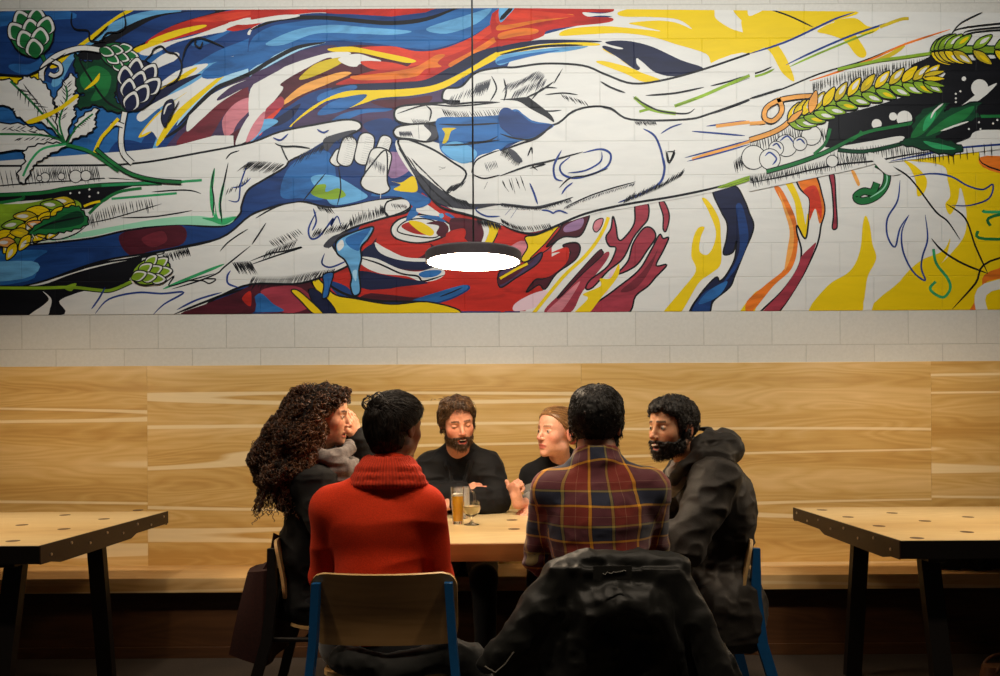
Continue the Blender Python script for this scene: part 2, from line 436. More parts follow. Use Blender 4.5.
# bare painted ground
MU.poly([(-70, 0), (1070, 0), (1070, 330), (-70, 330)], col_of('W'))
parse('''
# ---- big blue ground, left and centre
0 f B 0,0 0,340 260,340 520,340 520,260 500,151 553,124 500,80 520,40 640,8 640,0
1 F b 0,400 80,300 230,330 380,230 560,130 700,70 760,60 640,180 700,320 640,450 560,560 540,640 400,660 200,650 0,660
1 F B 0,60 60,50 200,60 300,60 250,150 160,260 60,290 0,300
1 L b 14 0,120 80,60 200,50 300,60
1 L b 10 30,260 120,270 220,210
1 F l 200,330 250,240 400,110 560,45 720,38 560,120 400,190 300,220 235,330
1 F K 300,215 480,110 620,55 820,36 900,36 640,150 500,200 380,235
1 F B 400,200 520,120 640,60 800,38 850,45 700,90 600,150 480,200
1 F Y 200,255 340,150 430,80 500,36 530,36 450,80 370,150 290,200 225,262
1 F Y 0,300 80,300 160,270 170,300 90,335 0,330
1 F B 420,640 460,560 540,560 620,600 640,650 520,650
1 F l 620,330 780,230 994,160 994,280 860,330 760,410 640,560 600,600 640,470
1 F b 760,230 994,130 994,200 820,250
1 F B 700,250 880,170 994,120 994,145 860,200 720,280
1 F L 860,300 994,250 994,290 880,340 780,420 700,500 740,420
1 F P 620,655 690,540 800,420 994,300 994,610 800,625
1 L K 3.2 620,560 720,500 840,360 994,290
1 F m 700,560 800,460 920,360 994,320 994,380 900,440 820,560 740,600
1 F p 880,480 930,410 994,385 994,430 940,490 905,560
1 F M 860,590 930,520 994,500 994,590 930,600
# streaks
1 F W 560,285 640,215 700,205 705,225 640,275 590,300
1 F B 520,330 640,260 740,230 640,330 560,380
1 F W 620,340 700,280 780,255 825,252 780,290 690,345 600,380
1 F Y 620,360 760,270 770,280 640,370
1 F N 560,400 700,320 800,290 700,350 600,420
1 F W 545,450 640,390 760,330 900,232 930,224 900,262 770,350 640,420 560,480
1 F Y 560,520 620,450 700,390 740,365 680,430 600,520 550,545
1 F W 560,530 640,440 760,350 920,245 955,235 900,290 780,380 690,470 640,560 600,520
1 F Y 620,560 680,460 780,370 955,238 940,255 800,380 700,480 630,572
1 F W 760,440 860,360 994,310 994,330 880,400 800,470 740,520
# red sweep at the top
1 F R 575,165 680,100 850,50 994,32 994,75 900,110 800,125 700,150 620,172
1 F q 760,80 860,55 994,40 994,55 880,80
1 F Y 590,158 690,118 800,95 812,104 720,135 610,170
1 F Y 530,190 600,163 660,150 600,190 545,205
1 F W 550,205 640,168 760,140 900,90 994,66 994,105 850,130 700,165 600,215
1 F b 760,170 870,130 930,105 900,130 800,180
1 F R 900,110 994,80 994,105 930,120
# ---- centre band
2 f R 0,20 0,120 100,70 250,50 400,52 560,62 700,45 780,20
2 F W 0,112 90,70 230,48 300,50 120,82 0,135
2 F B 0,125 110,72 250,52 400,55 620,66 740,30 830,22 994,22 994,50 760,190 640,192 450,170 300,165 180,200 80,250 0,320
2 F b 0,160 100,95 260,72 420,80 560,92 700,80 840,30 994,22 994,60 880,140 740,188 640,188 450,165 300,160 180,195 80,245 0,290
2 F l 60,170 180,115 320,95 460,105 640,120 560,135 420,130 260,130 130,175
2 F l 700,110 850,60 960,30 900,90 780,130
2 F B 0,120 120,70 250,48 400,55 640,64 740,30 820,26 700,78 560,88 300,72 100,96
2 F L 0,275 80,225 180,180 300,165 200,195 90,250 0,300
2 L K 4.2 0,115 120,72 280,66 420,78 560,88 700,72 830,24
2 F P 0,300 100,250 180,205 310,175 345,195 250,260 160,320 60,340 0,380
2 F M 80,340 180,270 300,215 345,190 460,175 640,200 760,190 880,150 994,80 994,190 900,210 800,260 700,315 560,335 330,345 230,370 150,420 60,470 0,560 0,420
2 F q 430,190 560,180 660,200 760,192 880,145 994,78 994,190 900,205 800,255 700,305 600,315 540,300 640,250 560,230
2 F R 340,330 480,280 640,260 760,230 880,180 994,110 994,190 900,208 800,260 700,312 600,322 420,330
2 F W 0,350 80,290 180,245 320,205 400,210 270,260 180,320 60,430 0,480
2 F M 120,330 200,280 320,225 330,300 240,350 150,380 80,420 130,350
2 F y 195,305 260,250 350,225 385,232 300,280 215,312
2 F o 115,415 200,340 300,300 370,282 400,290 320,325 200,375 140,410
2 F W 350,230 420,210 480,225 520,240 440,250 420,262 380,255
2 F q 440,240 560,245 640,270 560,275 480,270
2 F Y 310,190 400,182 500,200 620,225 660,240 620,246 520,225 430,205 330,202
2 F O 400,300 500,290 640,268 700,240 740,215 775,215 745,245 760,262 700,270 660,300 560,312 430,315
2 F O 790,250 880,200 994,130 994,150 900,215 820,262
2 F r 0,470 60,430 120,380 130,420 60,470 20,540 0,560
2 F q 25,520 60,470 120,425 110,445 60,500 40,535
2 F W 0,440 60,400 100,380 40,450 0,520
2 F N 320,350 400,332 600,326 700,312 800,262 900,205 994,180 994,205 900,248 800,305 720,338 600,352 400,362
2 F B 60,490 140,440 260,380 330,375 330,395 260,420 180,450 120,490
2 F b 280,370 400,335 420,350 330,385 270,400
2 F N 75,490 160,430 200,410 160,470 100,500
2 F l 0,500 60,470 110,480 50,520 0,560
2 F Y 160,494 250,418 370,362 500,355 620,350 740,332 860,275 940,225 994,198 994,222 880,285 770,348 650,376 510,388 420,425 350,447 328,438 420,385 300,400 180,490
2 F P 165,496 300,405 340,440 500,395 700,372 800,335 860,292 790,345 765,380 780,410 620,430 570,470 570,540 430,520 440,480 300,480 250,500
2 F M 480,400 620,390 720,378 700,410 600,430 540,425
2 F b 268,455 300,415 370,385 460,372 440,400 360,440
2 F b 310,490 360,452 450,430 560,428 540,440 450,448 370,478
2 F B 450,490 560,470 580,560 500,540
2 F m 300,500 360,480 420,500 340,520
1 L W 4.5 905,88 994,84 1090,68 1190,58
1 L b 16 800,300 900,262 994,232 1100,190
1 L K 4.2 700,500 840,360 920,320 994,288 1080,235 1180,185 1290,165
1 L P 7 860,395 930,350 994,322 1080,275 1160,235
1 F W 935,575 955,510 994,450 1060,400 1040,470 1000,540
1 F p 975,560 1005,490 1050,440 1040,500 1010,545
# ---- top of the right half
3 F R 0,26 455,24 440,45 345,45 350,62 440,66 448,80 400,90 300,100 190,118 160,145 0,180
3 F O 0,92 120,60 280,52 270,66 150,86 0,118
3 F q 0,40 150,40 300,60 150,75 0,95
3 F O 0,128 90,108 150,114 140,130 60,142 0,152
3 F W 330,45 400,50 450,42 460,30 520,28 520,50 490,62 400,58 350,62
3 F l 0,20 60,20 30,60 0,85
3 L K 4 50,24 20,55 0,75
3 F N 0,182 160,155 380,158 380,165 160,172 0,206
3 F Y 0,203 160,174 300,165 385,168 382,178 200,184 0,216
3 L K 2 0,214 160,182 330,176
3 F l 0,218 180,190 350,180 260,202 120,214 0,256
3 F b 0,235 120,208 240,196 120,222 0,250
3 F Y 490,62 470,45 530,28 600,22 830,22 860,70 920,110 994,140 994,215 900,240 845,252 820,210 700,172 600,142 480,128 340,134 238,138 270,112 400,100 520,108 640,120 560,100 515,88 620,78 700,86 765,112 710,74 600,64
3 F Y 930,30 994,20 994,95 955,70
3 f Y 960,235 994,218 994,262
3 F Y 385,245 420,240 500,260 540,272 470,228 410,194 425,198 540,274 620,305 635,316 570,322 500,290
3 F N 425,162 500,158 600,180 720,235 810,270 700,300 620,285 570,245 545,228 545,250 558,268 538,273 470,225 412,190 416,178 470,192 490,188 430,172
# ---- top right
4 F Y 0,22 420,40 340,80 240,120 140,160 60,185 0,200
4 F W 0,24 60,30 0,60
4 F Y 0,90 80,140 140,215 180,318 130,285 80,200 0,150
4 F Y 270,120 340,85 400,105 440,160 466,205 455,226 425,215 380,160 320,135
4 F Y 340,80 420,68 470,100 520,105 480,132 420,130 360,105
4 L c 1.6 0,210 140,165 280,100 350,68 420,45
4 L c 1.6 145,255 260,200 400,140 520,98 600,75
4 T y 2.6 520,104 600,74 635,70
4 L g 1.6 160,262 270,212 420,150 500,120
4 L K 1.3 80,33 160,60 255,105
4 L K 1.3 0,295 50,280 90,262
4 L g 1.8 0,306 60,290 100,270
4 L K 1.3 0,390 120,355 280,290 450,240 600,180 700,145 780,120
4 F y 360,275 480,240 560,205 600,180 620,182 560,225 440,262
4 L O 1.6 240,318 330,290 480,235 600,180 700,145 800,113
''')
parse('''
# ---- bottom centre swirl
6 f R 380,420 420,330 480,230 560,170 660,150 740,210 840,250 940,275 1100,300 1200,330 1200,640 0,640 0,530 200,500
6 F M 0,535 250,515 270,560 330,640 0,640
6 F r 40,560 180,540 250,600 200,640 120,640
6 F b 5,600 40,568 90,610 130,640 0,640
6 F M 440,440 500,350 560,290 620,300 700,360 760,400 800,460 640,480 520,460
6 F R 500,360 560,290 640,330 720,380 640,440 560,420
6 F N 445,400 500,370 560,420 660,440 800,438 800,465 640,475 520,455 450,430
6 F W 430,425 500,430 590,470 670,482 750,462 775,490 740,515 680,522 620,500 520,490 450,460
6 L K 1.4 430,425 510,450 600,490 665,500 690,520 775,495
6 F W 495,365 540,390 620,425 740,430 780,440 620,440 520,410
6 F b 670,492 700,478 760,478 740,500 690,506
6 F N 425,480 560,500 680,520 700,530 580,545 520,560 430,540
6 F M 440,580 560,555 660,580 700,600 600,610 480,600
6 F R 440,560 560,550 700,530 790,500 700,580 560,575
6 F B 310,520 380,540 440,590 560,600 700,590 800,560 860,535 870,555 780,600 640,625 480,625 400,600 340,570
6 F b 640,600 740,565 850,535 862,552 800,585 700,612
6 L K 1 755,582 800,565 845,545
6 L K 2 280,500 320,540 400,580 520,600 680,600
6 FO Y 1.2 248,535 262,505 300,540 340,575 420,590 560,612 700,602 830,635 780,660 400,660 320,620
6 FO N 0.8 230,560 270,560 340,640 280,660
6 FO Y 1 162,560 185,555 230,590 290,650 250,650 200,600
6 FO W 1.4 560,310 600,270 700,255 790,290 800,320 740,355 660,368 580,350
6 FO W 1 585,320 620,280 700,272 760,300 740,345 650,340
6 F R 600,300 660,280 720,310 720,335 650,330
6 F Y 630,282 680,285 730,320 715,340 670,320
6 F M 700,290 760,280 790,310 770,345 740,330 750,300
6 F b 670,262 740,260 780,285 740,278
6 F b 640,230 680,200 670,250 620,280
6 F W 680,205 740,240 760,260 700,255 660,240
6 F l 750,255 765,250 770,262 758,270
6 L b 3 775,250 800,262 820,280
6 F M 800,270 900,278 940,300 930,360 880,370 840,340 800,330
6 F R 780,330 850,310 850,350 800,370
6 FO Y 1 940,280 994,290 975,350 950,385 925,380 945,330
6 F W 918,282 940,282 950,320 930,370 918,372 930,330
7 f r 0,440 200,400 250,300 100,300 0,295
7 F R 0,292 60,325 110,340 80,395 0,385
7 F p 20,400 80,360 110,375 90,430 60,410
7 f W 100,640 170,560 250,400 350,250 500,215 994,100 994,640
7 FO Y 1 100,345 150,335 235,300 190,375 110,440 84,432 110,385
7 FO R 0.8 120,430 180,370 235,305 250,330 200,385 150,420
7 F R 0,505 100,450 160,405 150,450 240,405 255,412 230,460 190,500 135,490 110,560 60,610 0,640
7 FO P 1.2 0,480 90,455 165,405 150,450 60,510 0,545
7 F M 0,500 90,462 140,430 60,500 0,535
7 T Y 2.0 0,510 60,475 110,450
7 FO M 1.2 185,385 235,320 260,285 350,250 345,295 315,342 250,345
7 F t 260,300 330,270 320,310 260,325
7 FO M 1.2 105,565 140,515 180,508 250,455 280,405 250,378 300,366 320,388 300,435 225,490 180,552 155,535
7 F R 130,492 180,492 232,435 240,405 200,410 260,385 276,402 262,450 195,502 150,505
7 F i 60,610 130,570 190,560 150,620 60,640
7 T Y 2.8 132,650 250,505 330,430 380,370 415,310 432,265
7 FO p 0.8 370,310 380,280 410,270 405,300 385,325
7 F r 175,645 250,560 400,422 435,405 420,445 330,560 280,645
7 F p 185,645 240,590 320,520 260,620 230,645
7 FO M 0.8 232,580 300,500 390,402 408,400 405,420 330,490 245,578
7 F i 420,560 440,480 470,430 430,560
7 FO r 1.3 342,550 360,515 430,460 462,390 435,380 422,345 442,310 450,262 462,300 470,350 490,352 535,290 540,210 588,210 590,270 560,310 530,350 490,430 430,480 370,545
7 FO r 1.3 468,492 510,440 530,370 572,310 605,310 620,345 585,400 540,460
7 FO r 1.3 342,650 450,560 550,480 600,400 635,335 650,350 672,348 650,400 622,458 665,455 620,505 590,540 540,580 505,650
7 F m 480,560 560,490 620,410 640,360 600,470 540,550
7 F Y 295,650 350,590 330,572 400,540 398,510 440,508 472,452 474,490 450,530 400,590 350,650
7 FO r 1.1 634,205 655,205 675,260 662,320 650,312 650,260
7 F Y 650,650 720,560 780,480 762,420 770,350 790,308 815,306 800,345 795,400 825,415 850,380 860,320 830,240 804,190 830,200 872,270 880,350 880,450 840,490 790,530 715,650
7 FO N 1.3 850,155 935,140 975,200 994,250 1010,290 1005,330 975,400 955,450 935,500 915,545 850,600 830,650 755,650 800,570 860,505 876,520 905,490 935,430 942,360 928,405 890,412 903,350 905,290 880,240
7 F B 765,640 820,560 880,540 940,470 975,400 990,330 965,220 940,220 950,300 955,380 940,440 900,510 845,590 830,645
7 F b 790,610 830,560 905,520 880,570 835,600
7 F Y 955,650 994,590 1030,560 1010,650
''')
parse('''
8 F O 98,145 125,150 168,230 188,290 192,380 168,470 95,540 20,632 -10,650 -10,600 70,530 140,470 165,390 162,290 130,210
8 F o 115,160 150,240 175,310 172,400 140,480 150,400 160,320 135,230
8 F Y 132,108 160,112 200,190 222,290 225,346 210,346 190,290 178,200
8 F Y 205,340 225,346 240,300 232,250 222,300
8 FO W 1.4 185,90 258,90 290,180 300,240 285,300 278,345 260,400 200,520 105,655 35,655 130,560 192,470 207,400 190,330 190,298 215,345 228,340 238,250 238,190 200,150
8 F O 190,95 255,92 288,180 298,240 280,292 262,232 238,280 240,190 205,150
8 F q 215,160 262,140 286,210 285,270 262,230 240,270 240,195
8 F r 205,425 240,388 265,374 200,520 105,652 45,652 130,560 190,470
8 FO r 1.1 318,96 338,98 345,200 350,290 345,312 330,308 335,250 328,150
8 F o 405,80 420,85 440,130 430,138
8 F Y 240,650 310,540 400,480 440,400 452,290 464,260 480,300 490,370 505,430 472,500 462,560 455,600 430,650
8 F Y 525,655 600,520 680,440 770,400 800,350 785,420 760,455 850,350 865,260 850,170 838,150 830,200 800,255 780,215 800,180 790,120 770,60 640,40 590,30 740,20 870,-10 910,-5 960,60 994,120 994,655
8 F O 870,650 925,560 960,480 994,410 994,490 950,520 905,650
8 F W 905,650 935,530 994,480 994,520 965,560 950,650
8 F O 945,20 994,60 994,130 960,80
8 F Y 610,35 660,60 705,110 700,160 670,182 662,120 640,70
8 L K 1.3 480,20 560,60 640,110 740,240 790,282 840,356
8 L c 1.4 640,105 720,92 800,102 870,140 930,155 970,135 955,190 880,218 805,218
8 L K 1.4 785,212 860,270 900,380 950,490
8 L K 1.6 950,490 850,450 770,400 725,350
8 L c 1.4 600,118 590,200 550,270 550,340 580,384 600,310 636,256
8 L c 1.4 636,256 608,320 612,400 650,480 700,518 685,470 690,420 710,350 700,255
8 L K 1.2 915,8 955,65 994,150
8 L K 1.6 994,370 960,440 900,530 808,632
8 T E 2.2 733,392 745,450 790,510 800,550 775,584 740,572 720,548 742,522
8 T G 3 910,320 940,352 994,345
8 T E 3 930,238 970,245 994,238
8 T G 2.4 960,300 975,260 994,215
8 TO G 6 505,52 545,80 545,130 520,170 480,195 440,200 425,182 455,162 490,165 508,128
8 L e 1 515,60 548,100 535,150 480,188
5 f W 0,62 533,0 700,-20 850,-60 925,-60 940,240 880,300 700,300 500,320 300,360 0,412
''')
# the arms and hands
parse('''
5 F B 0,412 300,360 500,320 700,298 880,302 880,350 640,395 400,445 140,535 0,550
5 F b 0,430 160,395 130,440 105,520 0,545
5 F l 0,470 120,440 90,510 0,530
5 F M 470,340 560,310 720,300 725,370 600,400 510,415
5 F m 560,350 640,320 660,360 600,385
0 FO W 1.6 -70,165 0,165.5 60,165 133,163 200,152 250,142 280,131 320,123 345,119 358,121 361,127 352,133 330,142 312,150 290,160 284,167 262,180 247,190 241,205 239,214 225,225 205,226 176,224 126,230 75,240 0,254 -70,262
5 F e 0,385 150,365 300,330 460,300 640,270 780,260 860,270 930,262 890,298 700,295 500,312 300,350 0,405
5 F E 800,268 850,262 850,200 862,262 880,272 940,262 890,296 840,282
5 L E 2.6 850,70 838,150 840,220 850,265
5 L E 2.2 890,120 872,210 880,275
5 L K 1.1 850,70 840,130 848,200 842,262
5 L K 1.3 905,48 890,120 874,200 880,290
5 L K 1.1 895,35 915,12 950,0
5 L c 1.2 985,45 955,130 945,200 905,198
5 L c 1.2 920,148 960,140 994,110
5 H K 8 7 110 0.8 905,150 950,130 990,100
5 L K 1.1 475,268 600,264 700,250 762,238
5 L K 1.1 600,165 700,158 760,160 797,172
5 H K 28 12 78 0.8 340,262 450,215 600,190
5 L K 0.9 345,290 450,268 640,212
5 H K 60 15 78 0.8 0,95 100,75 250,62 385,60
5 L K 1 0,165 120,130 300,120 420,110 540,118
5 C WK 175,107 240,103 297,103 338,100 152,110 17 12 23 19 9
5 F K 0,190 150,172 380,138 535,135 455,165 420,200 330,235 240,200 100,200 0,235
5 F W 400,90 440,115 500,118 480,130 430,125
5 C W 312,168 352,155 276,170 387,168 352,183 4 4 4 4 4
5 TO G 2.6 0,186 120,172 260,152 400,138 560,132 640,130
5 T E 2.0 400,140 600,128 700,125 800,118
5 T G 2.4 0,245 50,200 90,180
5 T G 2.4 350,252 400,205 470,165 560,150
5 T E 1.8 440,192 560,182 700,170
5 T Y 1.8 330,222 360,210 395,202
5 F g 0,230 80,212 200,190 290,195 320,225 290,290 220,330 110,330 80,370 0,400
''')
ear([tp('5', 300, 205), tp('5', 200, 240), tp('5', 100, 285), tp('5', 20, 350)], 6, 24, 5, 'YyYgYY', 0.4)
ear([tp('5', 240, 290), tp('5', 120, 330), tp('5', 20, 390)], 4, 20, 5, 'YyYo', 0.5)
parse('''
5 FS G 1 112,330 160,285 210,262 250,232 300,222 332,250 345,292 290,315 240,325 180,332
5 F D 150,310 220,275 300,240 330,262 320,292 240,310
5 H W 10 5 60 0.7 120,332 230,345 340,300
5 L K 1.4 125,325 200,290 330,262
5 L K 1 130,335 180,352 240,352 300,330 340,300
5 L K 1 90,372 140,362 190,355
# lower arm and hand, left
0 FO W 1.6 20,290 38,283 100,261 161,251 219,238 250,215 275,206 300,201 333,207 376,199 401,198 410,204 406,212 386,217 351,228 333,240 335,250 347,261 343,268 300,283 250,284 215,298 176,318 50,318 30,300
5 F K 0,548 80,545 160,530 280,485 400,452 540,428 560,440 520,500 500,530 470,545 430,556 380,545 330,560 290,572 232,600 220,660 0,660
5 F W 110,660 170,615 190,590 165,560 200,590 195,630 180,660
5 FO W 0.8 60,545 160,525 300,478 420,448 560,420 640,405 640,412 540,432 400,462 280,495 170,535
5 L K 1.6 38,548 140,528 300,478 400,448 560,425 640,402 760,375 870,350
5 H K 26 9 70 0.8 642,412 700,395 745,385
5 TO g 3 0,545 120,548 280,545 380,555 440,556 520,522
5 F g 250,545 300,528 280,560
5 L c 1.5 375,650 430,592 540,566 640,570 728,565 650,612 605,655
5 L c 1.4 360,632 390,590 415,545
5 L c 1.5 700,635 780,595 880,565
5 L K 1.8 690,652 800,608 900,570 994,548
5 L E 2.4 645,552 740,512 800,488 890,452
5 L K 1.2 680,552 780,522 860,490 892,462 994,380
5 L K 1.1 640,538 690,500 670,540 760,515 850,490
5 L K 1.1 740,520 800,518 830,530 855,512 800,512
5 L K 1.1 872,402 900,370 940,340 985,312
5 L c 1.5 915,478 902,500 905,530 945,545
5 H K 26 13 60 0.8 920,445 994,440
5 F M 720,655 820,610 940,565 994,548 994,655
5 F R 960,590 994,560 994,620
6 L K 1.2 20,270 80,235 140,212 210,202
6 L K 1.2 5,375 35,330 62,288
6 L K 1.3 0,440 80,410 130,402 205,385 100,420 0,455
6 H K 16 10 48 0.7 70,360 190,310
6 H K 20 11 118 0.7 65,400 190,350
6 L c 1.5 262,245 232,310 240,350 270,345 300,310 330,270 320,300 345,262 360,300
6 L c 1.4 250,230 262,280 245,320
6 L c 1.4 295,410 285,450 320,465 382,440
6 L K 1.6 310,390 350,350 400,330 480,312
6 F S 290,380 330,340 400,322 350,345 320,385
6 H K 30 10 -100 0.8 400,310 440,290 500,270 535,255
6 H K 24 10 -60 0.8 240,350 320,330 380,320
6 H K 48 10 120 0.7 10,500 140,500 260,480 340,470
6 H K 24 8 120 0.7 0,525 140,515 280,495
6 H K 12 8 55 0.7 260,215 320,225
6 FO W 1.2 545,205 600,192 630,200 635,225 605,245 550,262 535,240
6 H K 12 6 65 0.6 560,210 620,215
6 L K 1.1 545,200 532,235 552,262
# water between the hands
6 f B 0,250 40,160 130,90 200,20 330,-60 460,-60 600,0 640,60 690,150 670,200 600,185 520,192 340,225 300,205 200,200 100,215
6 F b 160,60 300,0 340,100 300,190 200,190 120,180
6 F l 240,110 330,100 440,160 460,190 340,218 300,190
6 F g 240,170 260,140 300,135 300,165 350,150 380,180 330,195 280,190
6 F t 520,20 600,10 640,70 560,110
6 F b 480,180 560,140 660,165 720,200 660,230 600,185
6 F Y 560,122 600,128 650,102 665,160 620,165 570,155 598,136
6 L K 1 210,200 250,150 300,90
6 L K 1 345,220 360,150 350,60
6 FO l 1.4 340,370 365,345 430,318 490,305 470,350 440,385 442,430 432,480 438,560 412,578 398,540 402,500 378,440 345,410
6 F b 380,350 430,325 480,310 440,370 430,400 390,380
6 F W 345,375 365,355 372,380 352,400
6 FO b 1 290,495 330,488 318,540 308,580 286,588 292,540
6 F L 408,480 424,478 420,520 408,500
''')
for (x, y, a, l, w) in ((348, 625, 60, 70, 24), (385, 600, 75, 120, 32), (455, 590, 78, 130, 34), (530, 580, 70, 90, 26), (510, 650, 75, 130, 46)):
    X, Y = tp('2', x, y); ca, sa = math.cos(R_(-a)), math.sin(R_(-a)); l2 = l / 3.976; w2 = w / 3.976
    P = [(-l2 / 2, 0), (-l2 / 2.6, w2 * 0.9), (0, w2), (l2 / 2.6, w2 * 0.85), (l2 / 2, 0), (l2 / 2.6, -w2 * 0.85), (0, -w2), (-l2 / 2.6, -w2 * 0.9)]
    Q = smooth_pts([(X + u * ca - v_ * sa, Y + u * sa + v_ * ca) for u, v_ in P])
    MU.poly(Q, col_of('W')); MU.stroke(Q + Q[:2], 1.1, col_of('K'), False)
    for k in range(12):
        u = -l2 / 2.4 + k * l2 / 14; MU.stroke([(X + u * ca + w2 * .2 * sa, Y + u * sa - w2 * .2 * ca), (X + u * ca - w2 * .8 * sa, Y + u * sa + w2 * .8 * ca)], 0.5, col_of('S'))
